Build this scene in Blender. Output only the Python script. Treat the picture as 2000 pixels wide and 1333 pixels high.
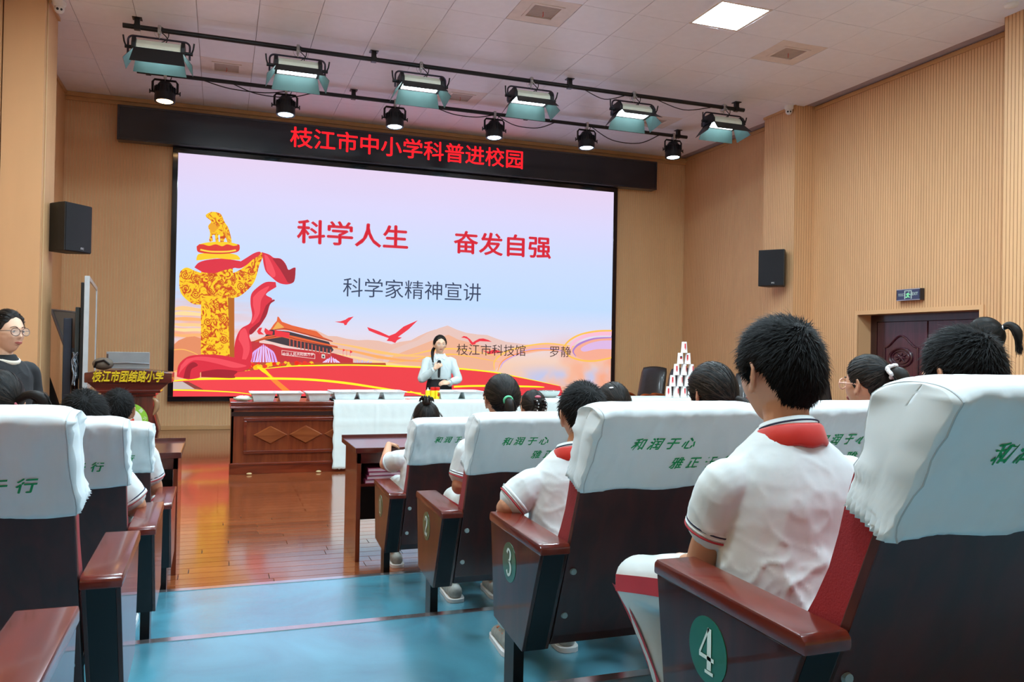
import bpy, bmesh, math, random
import numpy as np
from mathutils import Vector, Matrix, noise, Euler, geometry
PI = math.pi
random.seed(7)
for o in list(bpy.data.objects): bpy.data.objects.remove(o)
SC = bpy.context.scene
C = SC.collection
# ------------------------------------------------------------------ camera
cam_d = bpy.data.cameras.new('camera'); cam = bpy.data.objects.new('camera', cam_d); C.objects.link(cam)
cam_d.sensor_width = 36; cam_d.sensor_fit = 'HORIZONTAL'; cam_d.lens = 28.553; cam_d.clip_start = .05; cam_d.clip_end = 100
CAMZ = 1.45
RGT = Vector((.94121731, -.33731629, .01810241)); DWN = Vector((.02012976, .00251337, -.99979422)); FWD = Vector((.33720138, .94138802, .00915572))
M4 = Matrix.Identity(4)
for i in range(3):
    M4[i][0] = RGT[i]; M4[i][1] = -DWN[i]; M4[i][2] = -FWD[i]
M4[0][3], M4[1][3], M4[2][3] = 0, 0, CAMZ
cam.matrix_world = M4
SC.camera = cam
# ------------------------------------------------------------------ world, view
W = bpy.data.worlds.new('world'); SC.world = W; W.use_nodes = True
W.node_tree.nodes['Background'].inputs[0].default_value = (.8, .9, 1, 1); W.node_tree.nodes['Background'].inputs[1].default_value = .3
SC.view_settings.view_transform = 'Standard'; SC.view_settings.look = 'None'; SC.view_settings.gamma = 1
SC.view_settings.exposure = 0.0; SC.view_settings.use_curve_mapping = False
PANEL_POWER = 122.0      # emission of the ceiling light panels
SOFT_POWER = 16.0       # emission of the stage softlights
PAR_POWER = 60.0        # watts of each stage par lamp
SCREEN_GAIN = 1.08
# ------------------------------------------------------------------ measuring: a photo pixel on a known plane
FPX = 1586.264
def ray(x, y): return RGT * ((x - 1000) / FPX) + DWN * ((y - 666.5) / FPX) + FWD
def on_y(x, y, Y): d = ray(x, y); return Vector((0, 0, CAMZ)) + d * (Y / d.y)
def on_x(x, y, X): d = ray(x, y); return Vector((0, 0, CAMZ)) + d * (X / d.x)
def on_z(x, y, Z): d = ray(x, y); return Vector((0, 0, CAMZ)) + d * ((Z - CAMZ) / d.z)
# ------------------------------------------------------------------ materials
def srgb(c):
    if isinstance(c, str):
        c = [int(c[i:i + 2], 16) / 255 for i in (0, 2, 4)]
    return tuple((v / 12.92 if v <= .04045 else ((v + .055) / 1.055) ** 2.4) for v in c)
MATS = {}
def mat(name, col, rough=.5, metal=0, var=.06, vscale=8, bump=0, bscale=60, coat=0, sheen=0, stretch=(1, 1, 1), spec=.5, alpha=1, trans=0):
    if name in MATS: return MATS[name]
    m = bpy.data.materials.new(name); m.use_nodes = True; nt = m.node_tree; n = nt.nodes; l = nt.links
    b = n['Principled BSDF']; c = srgb(col)
    b.inputs['Roughness'].default_value = rough; b.inputs['Metallic'].default_value = metal
    b.inputs['Coat Weight'].default_value = coat; b.inputs['Coat Roughness'].default_value = .08
    b.inputs['Sheen Weight'].default_value = sheen; b.inputs['Specular IOR Level'].default_value = spec
    b.inputs['Alpha'].default_value = alpha; b.inputs['Transmission Weight'].default_value = trans
    tc = n.new('ShaderNodeTexCoord'); mp = n.new('ShaderNodeMapping'); mp.inputs['Scale'].default_value = stretch
    l.new(tc.outputs['Object'], mp.inputs['Vector'])
    nz = n.new('ShaderNodeTexNoise'); nz.inputs['Scale'].default_value = vscale; nz.inputs['Detail'].default_value = 4
    l.new(mp.outputs[0], nz.inputs['Vector'])
    rp = n.new('ShaderNodeValToRGB'); rp.color_ramp.elements[0].position = .3; rp.color_ramp.elements[1].position = .7
    rp.color_ramp.elements[0].color = tuple(v * (1 - var) for v in c) + (1,); rp.color_ramp.elements[1].color = tuple(min(1, v * (1 + var)) for v in c) + (1,)
    l.new(nz.outputs['Fac'], rp.inputs['Fac']); l.new(rp.outputs['Color'], b.inputs['Base Color'])
    if bump:
        n2 = n.new('ShaderNodeTexNoise'); n2.inputs['Scale'].default_value = bscale; n2.inputs['Detail'].default_value = 3
        l.new(mp.outputs[0], n2.inputs['Vector'])
        bp = n.new('ShaderNodeBump'); bp.inputs['Strength'].default_value = bump; bp.inputs['Distance'].default_value = .01
        l.new(n2.outputs['Fac'], bp.inputs['Height']); l.new(bp.outputs['Normal'], b.inputs['Normal'])
    MATS[name] = m; return m
def emat(name, col, s=1.0):
    if name in MATS: return MATS[name]
    m = bpy.data.materials.new(name); m.use_nodes = True; nt = m.node_tree
    b = nt.nodes['Principled BSDF']; b.inputs['Base Color'].default_value = (.02, .02, .02, 1); b.inputs['Roughness'].default_value = .4
    b.inputs['Specular IOR Level'].default_value = .2
    b.inputs['Emission Color'].default_value = srgb(col) + (1,); b.inputs['Emission Strength'].default_value = s
    MATS[name] = m; return m
def wood(name, col, dark, rough=.25, coat=.6, scale=3, axis='X'):
    m = bpy.data.materials.new(name); m.use_nodes = True; nt = m.node_tree; n = nt.nodes; l = nt.links; b = n['Principled BSDF']
    tc = n.new('ShaderNodeTexCoord'); mp = n.new('ShaderNodeMapping')
    st = {'X': (1, 9, 9), 'Y': (9, 1, 9), 'Z': (9, 9, 1)}[axis]; mp.inputs['Scale'].default_value = st
    l.new(tc.outputs['Object'], mp.inputs['Vector'])
    nz = n.new('ShaderNodeTexNoise'); nz.inputs['Scale'].default_value = scale; nz.inputs['Detail'].default_value = 6; nz.inputs['Distortion'].default_value = .6
    l.new(mp.outputs[0], nz.inputs['Vector'])
    rp = n.new('ShaderNodeValToRGB'); rp.color_ramp.elements[0].position = .35; rp.color_ramp.elements[1].position = .68
    rp.color_ramp.elements[0].color = srgb(dark) + (1,); rp.color_ramp.elements[1].color = srgb(col) + (1,)
    l.new(nz.outputs['Fac'], rp.inputs['Fac']); l.new(rp.outputs['Color'], b.inputs['Base Color'])
    b.inputs['Roughness'].default_value = rough; b.inputs['Coat Weight'].default_value = coat; b.inputs['Coat Roughness'].default_value = .1
    MATS[name] = m; return m
# ------------------------------------------------------------------ mesh builder
class MB:
    def __init__(s): s.v = []; s.f = []; s.m = []
    def add(s, vs, fs, mi=0, T=None):
        k = len(s.v)
        s.v += [tuple(T @ Vector(p)) if T else tuple(p) for p in vs]
        s.f += [tuple(i + k for i in f) for f in fs]; s.m += [mi] * len(fs)
        return s
    def box(s, a, b, mi=0, T=None, bev=0):
        x0, y0, z0 = a; x1, y1, z1 = b
        if bev > 0:
            bm = bmesh.new(); bmesh.ops.create_cube(bm, size=1)
            for v in bm.verts: v.co = Vector(((x0 + x1) / 2 + v.co.x * (x1 - x0), (y0 + y1) / 2 + v.co.y * (y1 - y0), (z0 + z1) / 2 + v.co.z * (z1 - z0)))
            bmesh.ops.bevel(bm, geom=bm.edges[:], offset=bev, segments=2, affect='EDGES', profile=.6)
            bm.verts.index_update(); s.add([v.co[:] for v in bm.verts], [tuple(v.index for v in f.verts) for f in bm.faces], mi, T); bm.free(); return s
        vs = [(x0, y0, z0), (x1, y0, z0), (x1, y1, z0), (x0, y1, z0), (x0, y0, z1), (x1, y0, z1), (x1, y1, z1), (x0, y1, z1)]
        return s.add(vs, [(0, 3, 2, 1), (4, 5, 6, 7), (0, 1, 5, 4), (1, 2, 6, 5), (2, 3, 7, 6), (3, 0, 4, 7)], mi, T)
    def prism(s, poly, a, b, axis='x', mi=0, T=None, bev=0):
        """poly: 2-D outline; extruded along axis from a to b"""
        def P(u, v, w): return {'x': (w, u, v), 'y': (u, w, v), 'z': (u, v, w)}[axis]
        n = len(poly)
        if bev > 0:
            bm = bmesh.new()
            A = [bm.verts.new(P(u, v, a)) for u, v in poly]; B = [bm.verts.new(P(u, v, b)) for u, v in poly]
            bm.faces.new(A); bm.faces.new(B[::-1])
            for i in range(n): bm.faces.new((A[i], B[i], B[(i + 1) % n], A[(i + 1) % n]))
            bmesh.ops.recalc_face_normals(bm, faces=bm.faces[:])
            bmesh.ops.bevel(bm, geom=bm.edges[:], offset=bev, segments=2, affect='EDGES', profile=.6)
            bm.verts.index_update(); s.add([v.co[:] for v in bm.verts], [tuple(v.index for v in f.verts) for f in bm.faces], mi, T); bm.free(); return s
        vs = [P(u, v, a) for u, v in poly] + [P(u, v, b) for u, v in poly]
        fs = [tuple(range(n)), tuple(range(2 * n - 1, n - 1, -1))] + [(i, i + n, (i + 1) % n + n, (i + 1) % n) for i in range(n)]
        return s.add(vs, fs, mi, T)
    def tube(s, pts, r, n=8, mi=0, cap=True, T=None, up=None):
        pts = [Vector(p) for p in pts]; k = len(pts)
        if not hasattr(r, '__len__'): r = [r] * k
        vs = []; fs = []; prev = None
        for i, p in enumerate(pts):
            t = (pts[min(i + 1, k - 1)] - pts[max(i - 1, 0)])
            t = t.normalized() if t.length > 1e-9 else Vector((0, 0, 1))
            if prev is None:
                u = Vector(up) if up else (Vector((0, 0, 1)) if abs(t.z) < .9 else Vector((1, 0, 0)))
                x = (u - t * u.dot(t)).normalized()
            else: x = (prev - t * prev.dot(t)).normalized()
            prev = x; y = t.cross(x)
            rr = r[i]; ra, rb = rr if hasattr(rr, '__len__') else (rr, rr)
            for j in range(n):
                a = 2 * PI * j / n; vs.append(p + x * (math.cos(a) * ra) + y * (math.sin(a) * rb))
        for i in range(k - 1):
            for j in range(n):
                a = i * n + j; b = i * n + (j + 1) % n; fs.append((a, b, b + n, a + n))
        if cap: fs += [tuple(range(n - 1, -1, -1)), tuple(range((k - 1) * n, k * n))]
        return s.add(vs, fs, mi, T)
    def limb(s, pts, r, n=14, sub=3, mi=0, T=None, up=None):
        """smoothly interpolated tube with rounded ends"""
        P = [Vector(p) for p in pts]; R = [(q if hasattr(q, '__len__') else (q, q)) for q in r]
        PP = []; RR = []
        for i in range(len(P) - 1):
            p0 = P[max(i - 1, 0)]; p1 = P[i]; p2 = P[i + 1]; p3 = P[min(i + 2, len(P) - 1)]
            for k in range(sub):
                t = k / sub
                PP.append(.5 * ((2 * p1) + (p2 - p0) * t + (2 * p0 - 5 * p1 + 4 * p2 - p3) * t * t + (3 * p1 - p0 - 3 * p2 + p3) * t ** 3))
                e = t * t * (3 - 2 * t) * .4 + t * .6
                RR.append((R[i][0] * (1 - e) + R[i + 1][0] * e, R[i][1] * (1 - e) + R[i + 1][1] * e))
        PP.append(P[-1]); RR.append(R[-1])
        d0 = (PP[0] - PP[1]).normalized(); d1 = (PP[-1] - PP[-2]).normalized(); a0 = min(RR[0]); a1 = min(RR[-1])
        PP = [PP[0] + d0 * a0 * .85, PP[0] + d0 * a0 * .5] + PP + [PP[-1] + d1 * a1 * .5, PP[-1] + d1 * a1 * .85]
        f = lambda q, k: (q[0] * k, q[1] * k)
        RR = [f(RR[0], .45), f(RR[0], .84)] + RR + [f(RR[-1], .84), f(RR[-1], .45)]
        return s.tube(PP, RR, n, mi, True, T, up)
    def lathe(s, prof, n=24, c=(0, 0, 0), mi=0, T=None, cap=True, sx=1, sy=1):
        vs = []; fs = []; k = len(prof)
        for r, z in prof:
            for j in range(n):
                a = 2 * PI * j / n; vs.append((c[0] + math.cos(a) * r * sx, c[1] + math.sin(a) * r * sy, c[2] + z))
        for i in range(k - 1):
            for j in range(n):
                a = i * n + j; b = i * n + (j + 1) % n; fs.append((a, b, b + n, a + n))
        if cap: fs += [tuple(range(n - 1, -1, -1)), tuple(range((k - 1) * n, k * n))]
        return s.add(vs, fs, mi, T)
    def ball(s, c, r, n=16, m=10, mi=0, T=None):
        rx, ry, rz = r if hasattr(r, '__len__') else (r, r, r)
        vs = []; fs = []
        for i in range(m + 1):
            th = PI * (i if 0 < i < m else (i + (1e-2 if i == 0 else -1e-2))) / m
            for j in range(n):
                a = 2 * PI * j / n; vs.append((c[0] + rx * math.sin(th) * math.cos(a), c[1] + ry * math.sin(th) * math.sin(a), c[2] + rz * math.cos(th)))
        for i in range(m):
            for j in range(n):
                a = i * n + j; b = i * n + (j + 1) % n; fs.append((a, a + n, b + n, b))
        fs += [tuple(range(n)), tuple(range((m + 1) * n - 1, m * n - 1, -1))]
        return s.add(vs, fs, mi, T)
    def mesh(s, name, mats, smooth=False, fix=True, auto=None):
        me = bpy.data.meshes.new(name); me.from_pydata(s.v, [], s.f)
        for m in (mats if isinstance(mats, (list, tuple)) else [mats]): me.materials.append(m)
        me.polygons.foreach_set('material_index', s.m)
        if fix:
            bm = bmesh.new(); bm.from_mesh(me); bmesh.ops.recalc_face_normals(bm, faces=bm.faces[:]); bm.to_mesh(me); bm.free()
        if smooth: me.polygons.foreach_set('use_smooth', [True] * len(me.polygons))
        if auto: 
            me.polygons.foreach_set('use_smooth', [True] * len(me.polygons)); me.set_sharp_from_angle(angle=math.radians(auto))
        me.update(); return me
    def build(s, name, mats, parent=None, smooth=False, auto=None, loc=None, fix=True):
        return link(name, s.mesh(name, mats, smooth, fix, auto), parent, loc)
def link(name, me, parent=None, loc=None, rot=None):
    o = bpy.data.objects.new(name, me); C.objects.link(o)
    if parent: o.parent = parent
    if loc: o.location = loc
    if rot: o.rotation_euler = rot
    return o
def tag(o, label=None, cat=None, group=None, kind=None):
    if label: o['label'] = label
    if cat: o['category'] = cat
    if group: o['group'] = group
    if kind: o['kind'] = kind
    return o
def thing(name, label, cat, loc=(0, 0, 0), rz=0, group=None):
    o = bpy.data.objects.new(name, None); C.objects.link(o); o.location = loc; o.rotation_euler = (0, 0, rz); o.empty_display_size = .1
    return tag(o, label, cat, group)
def kids(o): return [c for c in C.objects if c.parent == o]
def copy_tree(o, parent=None):
    c = o.copy(); C.objects.link(c)
    if parent: c.parent = parent
    for ch in kids(o): copy_tree(ch, c)
    return c
def struct(o): o['kind'] = 'structure'; return o
_txt = {}
def text_mesh(s, size, shear=0, bold=0, ext=0, align='CENTER', space=1.0):
    k = (s, size, shear, bold, ext, align, space)
    if k in _txt: return _txt[k]
    cu = bpy.data.curves.new('lettering', 'FONT'); cu.body = s; cu.size = size; cu.shear = shear; cu.offset = bold; cu.extrude = ext
    cu.align_x = align; cu.align_y = 'CENTER'; cu.space_character = space; cu.resolution_u = 3
    o = bpy.data.objects.new('t', cu); C.objects.link(o)
    dg = bpy.context.evaluated_depsgraph_get(); dg.update()
    me = bpy.data.meshes.new_from_object(o.evaluated_get(dg)); bpy.data.objects.remove(o)
    me.name = 'lettering'; me.materials.clear(); _txt[k] = me; return me
def text(s, size, loc, rot, m, parent=None, name='lettering', width=None, **kw):
    bold = kw.pop('bold', 0); me = text_mesh(s, size, **kw).copy()
    if bold > 0:      # heavier strokes: copies of the outline shifted a hair
        bm = bmesh.new()
        for dx, dz in ((0, 0), (bold, 0), (-bold, 0), (0, bold), (0, -bold)):
            k = len(bm.verts); bm.from_mesh(me); bm.verts.ensure_lookup_table()
            for v in bm.verts[k:]: v.co.x += dx; v.co.y += dz; v.co.z += abs(dx) * .02 + abs(dz) * .03
        bm.to_mesh(me); bm.free()
    if width:
        xs = [v.co.x for v in me.vertices]; w = max(xs) - min(xs); cx = (max(xs) + min(xs)) / 2
        for v in me.vertices: v.co.x = (v.co.x - cx) * width / w
    me.materials.append(m)
    return link(name, me, parent, loc, rot)
# ================================================================== THE ROOM
ZC = 5.40; YB = 14.51; XL = -2.40; XR = 8.90; YF = -4.0
def wall_mat(name, col, groove):
    m = mat(name, col, .55, var=.04, vscale=3, stretch=(1, 1, .15)); return m
m_wall = wall_mat('wall_panel_laminate', 'dcac7c', 0)
m_groove = mat('wall_groove_painted_shade', 'b98458', .8)  # default grooves, mostly side walls: their shade is put into a darker colour
m_groove_b = mat('wall_groove_painted_light', 'ecd2a0', .7)  # back wall and left pier: light on the grooves painted as a paler colour
m_trim = mat('trim_wood', 'c89a66', .4, coat=.2, vscale=4)
m_ceil = mat('ceiling_tile_enamel', 'eef0fa', .36, var=.02)
m_gap = mat('ceiling_gap', 'a89a9c', .8)
def grooved(name, p0, p1, z0, z1, pitch=.045, g=.007, d=.006, gm=None, parent=None, flip=False):
    """vertical boarding from p0 to p1 (plan points); the face is on the left of p0->p1 unless flipped; real recessed grooves"""
    mb = MB(); p0 = Vector(p0).to_3d(); p1 = Vector(p1).to_3d(); L = (p1 - p0).length; t = (p1 - p0) / L; nrm = Vector((-t.y, t.x, 0)) * (-1 if flip else 1)
    n = max(1, round(L / pitch)); w = L / n
    prof = []
    for i in range(n):
        a = i * w; prof += [(a, 0, 0), (a + w - g, 0, 1), (a + w - g * .7, -d, 1), (a + w - g * .3, -d, 1)]
    prof.append((L, 0, 0))
    vs = []; fs = []; ms = []
    for a, dd, _ in prof:
        q = p0 + t * a + nrm * dd; vs += [(q.x, q.y, z0), (q.x, q.y, z1)]
    for i in range(len(prof) - 1): fs.append((2 * i, 2 * i + 2, 2 * i + 3, 2 * i + 1)); ms.append(0 if i % 4 == 0 else 1)
    k = len(mb.v); mb.v += vs; mb.f += fs; mb.m += ms
    # a backing slab so the wall has thickness
    me = mb.mesh(name, [m_wall, gm or m_groove], fix=False)
    bk = MB(); e = t * .014; q0 = p0 - nrm * .012 + e; q1 = p1 - nrm * .012 - e; r0 = p0 - nrm * .10 + e; r1 = p1 - nrm * .10 - e
    o = link(name, me, parent)
    bk.add([(q0.x, q0.y, z0), (q1.x, q1.y, z0), (r1.x, r1.y, z0), (r0.x, r0.y, z0), (q0.x, q0.y, z1), (q1.x, q1.y, z1), (r1.x, r1.y, z1), (r0.x, r0.y, z1)],
           [(0, 3, 2, 1), (4, 5, 6, 7), (0, 1, 5, 4), (1, 2, 6, 5), (2, 3, 7, 6), (3, 0, 4, 7)])
    bm = bmesh.new(); bm.from_mesh(me); 
    m2 = bk.mesh('t', [m_wall]); bm.from_mesh(m2); bmesh.ops.recalc_face_normals(bm, faces=bm.faces[-6:]); bm.to_mesh(me); bm.free()
    return o
struct(grooved('wall_back', (XL, YB), (XR, YB), 0, ZC + .1, gm=m_groove_b, flip=True))
# right wall, with the door recess
wr = struct(grooved('wall_right', (XR, 9.62), (XR, YB), 0, ZC + .1))
grooved('wall_panel', (XR, 7.56), (XR, 9.62), 2.04, ZC + .1, parent=wr)
grooved('wall_panel', (XR, YF), (XR, 7.56), 0, ZC + .1, parent=wr)
c1 = struct(grooved('wall_right_pier', (8.52, 10.62), (8.52, 11.40), 0, ZC + .05))
grooved('pier_side', (XR, 10.62), (8.52, 10.62), 0, ZC + .05, parent=c1)
grooved('pier_side', (8.52, 11.40), (XR, 11.40), 0, ZC + .05, parent=c1)
c2 = struct(grooved('wall_right_pier', (8.48, 6.10), (8.48, 6.93), 0, ZC + .05))
grooved('pier_side', (XR, 6.10), (8.48, 6.10), 0, ZC + .05, parent=c2)
grooved('pier_side', (8.48, 6.93), (XR, 6.93), 0, ZC + .05, parent=c2)
struct(grooved('wall_left', (XL, YF), (XL, YB), 0, ZC + .1, pitch=.06, flip=True))
c3 = struct(grooved('wall_left_pier', (-1.96, 10.68), (-1.96, 11.23), 0, ZC + .05, pitch=.09, g=.004, d=.003, flip=True))
grooved('pier_side', (XL, 10.68), (-1.96, 10.68), 0, ZC + .05, parent=c3, pitch=.088, g=.006, gm=m_groove_b, flip=False)
grooved('pier_side', (-1.96, 11.23), (XL, 11.23), 0, ZC + .05, parent=c3, pitch=.088, flip=False)
struct(grooved('wall_front', (XR, YF), (XL, YF), 0, ZC + .1, flip=True))
def bx(name, a, b, m, parent=None, bev=0): 
    return MB().box(a, b, bev=bev).build(name, m, parent)
# trims
struct(bx('trim_1', (XL, YB - .05, ZC - .13), (XR, YB - .001, ZC - .07), m_trim, bev=.008))
struct(bx('trim_2', (XL, YB - .08, ZC - .07), (XR, YB - .001, ZC - .001), m_trim, bev=.01))
struct(bx('baseboard_back', (XL, YB - .03, 0.001), (XR, YB - .001, .075), m_trim, bev=.006))
struct(bx('baseboard_right', (XR - .02, 9.62, 0.001), (XR - .001, YB - .03, .075), m_trim))
struct(bx('baseboard_left', (XL + .001, 11.3, 0.001), (XL + .02, YB - .03, .075), m_trim))
struct(bx('trim_3', (XR - .03, 6.93, ZC - .05), (XR - .001, 10.6, ZC - .001), m_trim))
struct(bx('trim_4', (XR - .03, 11.41, ZC - .05), (XR - .001, YB - .08, ZC - .001), m_trim))
struct(bx('trim_5', (8.49, 10.60, ZC - .04), (8.519, 11.40, ZC - .001), m_trim))
struct(bx('trim_6', (XL + .001, 11.23, ZC - .05), (XL + .03, YB - .08, ZC - .001), m_trim))
struct(bx('trim_7', (-1.959, 10.66, ZC - .04), (-1.93, 11.23, ZC - .001), m_trim))
# ---- door recess on the right wall
m_door = wood('carved_door_wood', '4a1f2c', '32121c', .3, .5, 2, 'Z')
m_doorf = wood('door_frame_wood', '3a1418', '260c10', .3, .5, 2, 'Z')
dr = struct(bx('door_1', (XR + .30, 7.56, 0), (XR + .36, 9.62, 2.04), m_doorf))
rv = MB(); rv.box((XR + .012, 9.62, 0), (XR + .36, 9.72, 2.04)); rv.box((XR + .012, 7.46, 0), (XR + .36, 7.56, 2.04)); rv.box((XR + .012, 7.46, 2.04), (XR + .36, 9.72, 2.14))
rv.build('door_reveal', m_wall, dr)
ar = MB(); ar.box((XR - .02, 9.62, 0), (XR - .001, 9.68, 2.10)); ar.box((XR - .02, 7.50, 0), (XR - .001, 7.56, 2.10)); ar.box((XR - .02, 7.56, 2.04), (XR - .001, 9.62, 2.10)); ar.build('architrave', m_wall, dr)
fr = MB(); X1 = XR + .24
fr.box((X1, 9.50, 0), (XR + .30, 9.62, 2.04)); fr.box((X1, 7.56, 0), (XR + .30, 7.66, 2.04)); fr.box((X1, 7.66, 1.94), (XR + .30, 9.50, 2.04)); fr.build('door_frame', m_doorf, dr)
def ring(y0, z0, ry, rz, r, n=40):
    return [(X1 - .003, y0 + ry * math.cos(2 * PI * i / n), z0 + rz * math.sin(2 * PI * i / n)) for i in range(n + 1)]
for (ya, yb) in ((8.595, 9.495), (7.665, 8.575)):
    lf = MB(); lf.box((X1 + .005, ya, .02), (X1 + .05, yb, 1.935), bev=.006); leaf = lf.build('door_leaf', m_door, dr)
    cy = (ya + yb) / 2; mo = MB()
    arch = [(X1, cy - .30, .95), (X1, cy - .30, 1.56)] + [(X1, cy - .30 + .60 * t, 1.56 + .17 * (math.sin(PI * t) ** 2)) for t in [i / 16 for i in range(1, 16)]] + [(X1, cy + .30, 1.56), (X1, cy + .30, .95), (X1, cy - .30, .95)]
    mo.tube(arch, .014, 6); 
    mo.tube(ring(cy, 1.42, .20, .13, .02), .018, 6); mo.tube(ring(cy, 1.42, .15, .09, .01), .008, 6)
    for k in range(3):
        c = cy - .17 + .17 * k; zt = 1.17 + (.03 if k == 1 else 0)
        mo.box((X1 - .012, c - .06, .98), (X1 + .008, c + .06, zt), bev=.01)
    mo.box((X1 - .01, cy - .30, .15), (X1 + .008, cy + .30, .8), bev=.01)
    mo.build('carved_moulding', m_door, leaf, auto=40)
    ro = MB()
    for k in range(8):
        a = k * PI / 4 + .2; p = [(X1 - .004, cy + math.cos(a) * .13 * t, 1.42 + math.sin(a) * .075 * t) for t in (.12, .5, .9)]; ro.limb(p, [.006, .014, .004], 6, 2)
    ro.ball((X1 - .004, cy, 1.42), (.012, .03, .02), 10, 6)
    ro.build('carved_rosette', m_door, leaf, smooth=True)
# ---- ceiling
cl = struct(bx('ceiling', (XL - .1, YF - .1, ZC + .02), (XR + .1, YB + .1, ZC + .12), m_gap))
TP = .695; X0 = .345 - 4 * TP; VENT = {(0, 6), (5, 6)}
def tile_mesh(w, d):
    mb = MB(); g = .003; h = .004
    a, b = w / 2 - g, d / 2 - g
    vs = [(-a, -b, 0), (0, -b, -h), (a, -b, 0), (a, 0, -h), (a, b, 0), (0, b, -h), (-a, b, 0), (-a, 0, -h), (0, 0, 0)]
    mb.add([(x, y, z) for x, y, z in vs] + [(-a, -b, .02), (a, -b, .02), (a, b, .02), (-a, b, .02)],
           [(0, 7, 1), (2, 1, 3), (4, 3, 5), (6, 5, 7), (8, 1, 7), (8, 3, 1), (8, 5, 3), (8, 7, 5), (0, 1, 2, 10, 9), (2, 3, 4, 11, 10), (4, 5, 6, 12, 11), (6, 7, 0, 9, 12)])
    return mb.mesh('ceiling_tile', m_ceil)
tm = tile_mesh(TP, .70)
vents = [(i, j) for i in (3, 8, 13) for j in (0, 5)]
lights = {(4, -2), (8, -2), (12, -2), (4, -7), (8, -7), (12, -7), (4, -12), (8, -12), (12, -12)}
rest = MB()
for i in range(-1, 17):
    x = X0 + TP * (i - .5)
    for j in range(-17, 9):
        y = 9.87 + .70 * (j - .5)        # j=0 -> 9.52
        xa, xb, ya, yb = x - TP / 2, x + TP / 2, y - .35, y + .35
        if xb < XL + .05 or xa > XR - .02 or ya > YB - .05: continue
        if (i - 1, j + 1) in vents: continue
        if (i, j) in lights: continue
        if xa < XL or xb > XR or yb > YB - .02 or j < -4:
            xa, xb, yb = max(xa, XL + .003), min(xb, XR - .003), min(yb, YB - .003)
            rest.box((xa + .003, ya + .003, ZC), (xb - .003, yb - .003, ZC + .02)); continue
        link('ceiling_tile', tm, cl, (x, y, ZC))
o = rest.build('ceiling_tile_field', m_ceil, cl); o['kind'] = 'stuff'
# where ceiling cells (i,j) stand
def cell(i, j): return (X0 + TP * (i - .5), 9.87 + .70 * (j - .5))
m_frame_w = mat('vent_frame_enamel', 'e2d6d0', .4); m_dark = mat('dark_void', '4a4038', .9); m_red = mat('red_ribbon', 'c8301c', .6)
m_louv = mat('vent_louvre', 'b9a89e', .5)
wt = ['near the hanging light bars at top centre of the photo', 'left of the hanging light bars', 'right part of the ceiling beside the light panel', '', '', '']
vlab = {(8, 0): 'square ceiling vent at the top centre above the light bars', (13, 0): 'square ceiling vent below and left of the bright light panel', (3, 5): 'square ceiling vent behind the first stage light from the left',
        (8, 5): 'square ceiling vent between the third and fourth stage softlights', (13, 5): 'square ceiling vent behind the two right-hand stage softlights', (3, 0): 'square ceiling vent outside the top left of the view'}
def cellv(i, j): return (X0 + TP * (i + .5), 9.87 + .70 * (j - 1.5) )
for (i, j) in vents:
    if (i, j) == (3, 0): pass
    x, y = X0 + TP * (i + 1 - .5), 9.87 + .70 * (j - 1 - .5)
    if vlab[(i, j)].startswith('square ceiling vent outside'):
        rest2 = MB().box((x - .34, y - .345, ZC), (x + .34, y + .345, ZC + .02)).build('ceiling_tile', m_ceil, cl); continue
    v = thing('ceiling_vent', vlab[(i, j)], 'vent', (x, y, ZC), 0, 'square ceiling vents')
    f = MB()
    for a, b in (((-.344, -.346), (.344, -.17)), ((-.344, .17), (.344, .346)), ((-.344, -.17), (-.17, .17)), ((.17, -.17), (.344, .17))):
        f.box((a[0], a[1], 0), (b[0], b[1], .015))
    for a, b in (((-.20, -.20), (.20, -.165)), ((-.20, .165), (.20, .20)), ((-.20, -.165), (-.165, .165)), ((.165, -.165), (.20, .165))):
        f.box((a[0], a[1], -.008), (b[0], b[1], 0))
    f.build('vent_frame', m_frame_w, v)
    s_ = MB()
    for k in range(14):
        yy = -.155 + k * .024; s_.box((-.165, yy, .002), (.165, yy + .018, .006))
    s_.build('louvre', m_louv, v, fix=False); MB().box((-.165, -.165, .017), (.165, .165, .019)).build('vent_back', m_dark, v)
    MB().tube([(0, .0, 0), (.004, .01, -.03), (-.004, 0, -.06)], .004, 5).build('ribbon', m_red, v)
# ---- ceiling light panels
m_panel = emat('light_panel_glow', 'd8f2ff', PANEL_POWER); m_alu = mat('brushed_aluminium', 'b8bcc4', .3, .9)
for k, (i, j) in enumerate(sorted(lights)):
    x, y = cell(i, j)
    lp = thing('ceiling_light_panel', 'square glowing light panel at the top right of the ceiling' if (i, j) == (12, -2) else 'square ceiling light panel over the seating, outside the photo', 'light', (x, y, ZC), 0, 'square ceiling light panels')
    MB().box((-.31, -.31, .002), (.31, .31, .006)).build('diffuser', m_panel, lp)
    f = MB()
    for a, b in (((-.345, -.347), (.345, -.31)), ((-.345, .31), (.345, .347)), ((-.345, -.31), (-.31, .31)), ((.31, -.31), (.345, .31))): f.box((a[0], a[1], 0), (b[0], b[1], .012))
    f.build('frame', m_frame_w, lp)
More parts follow.
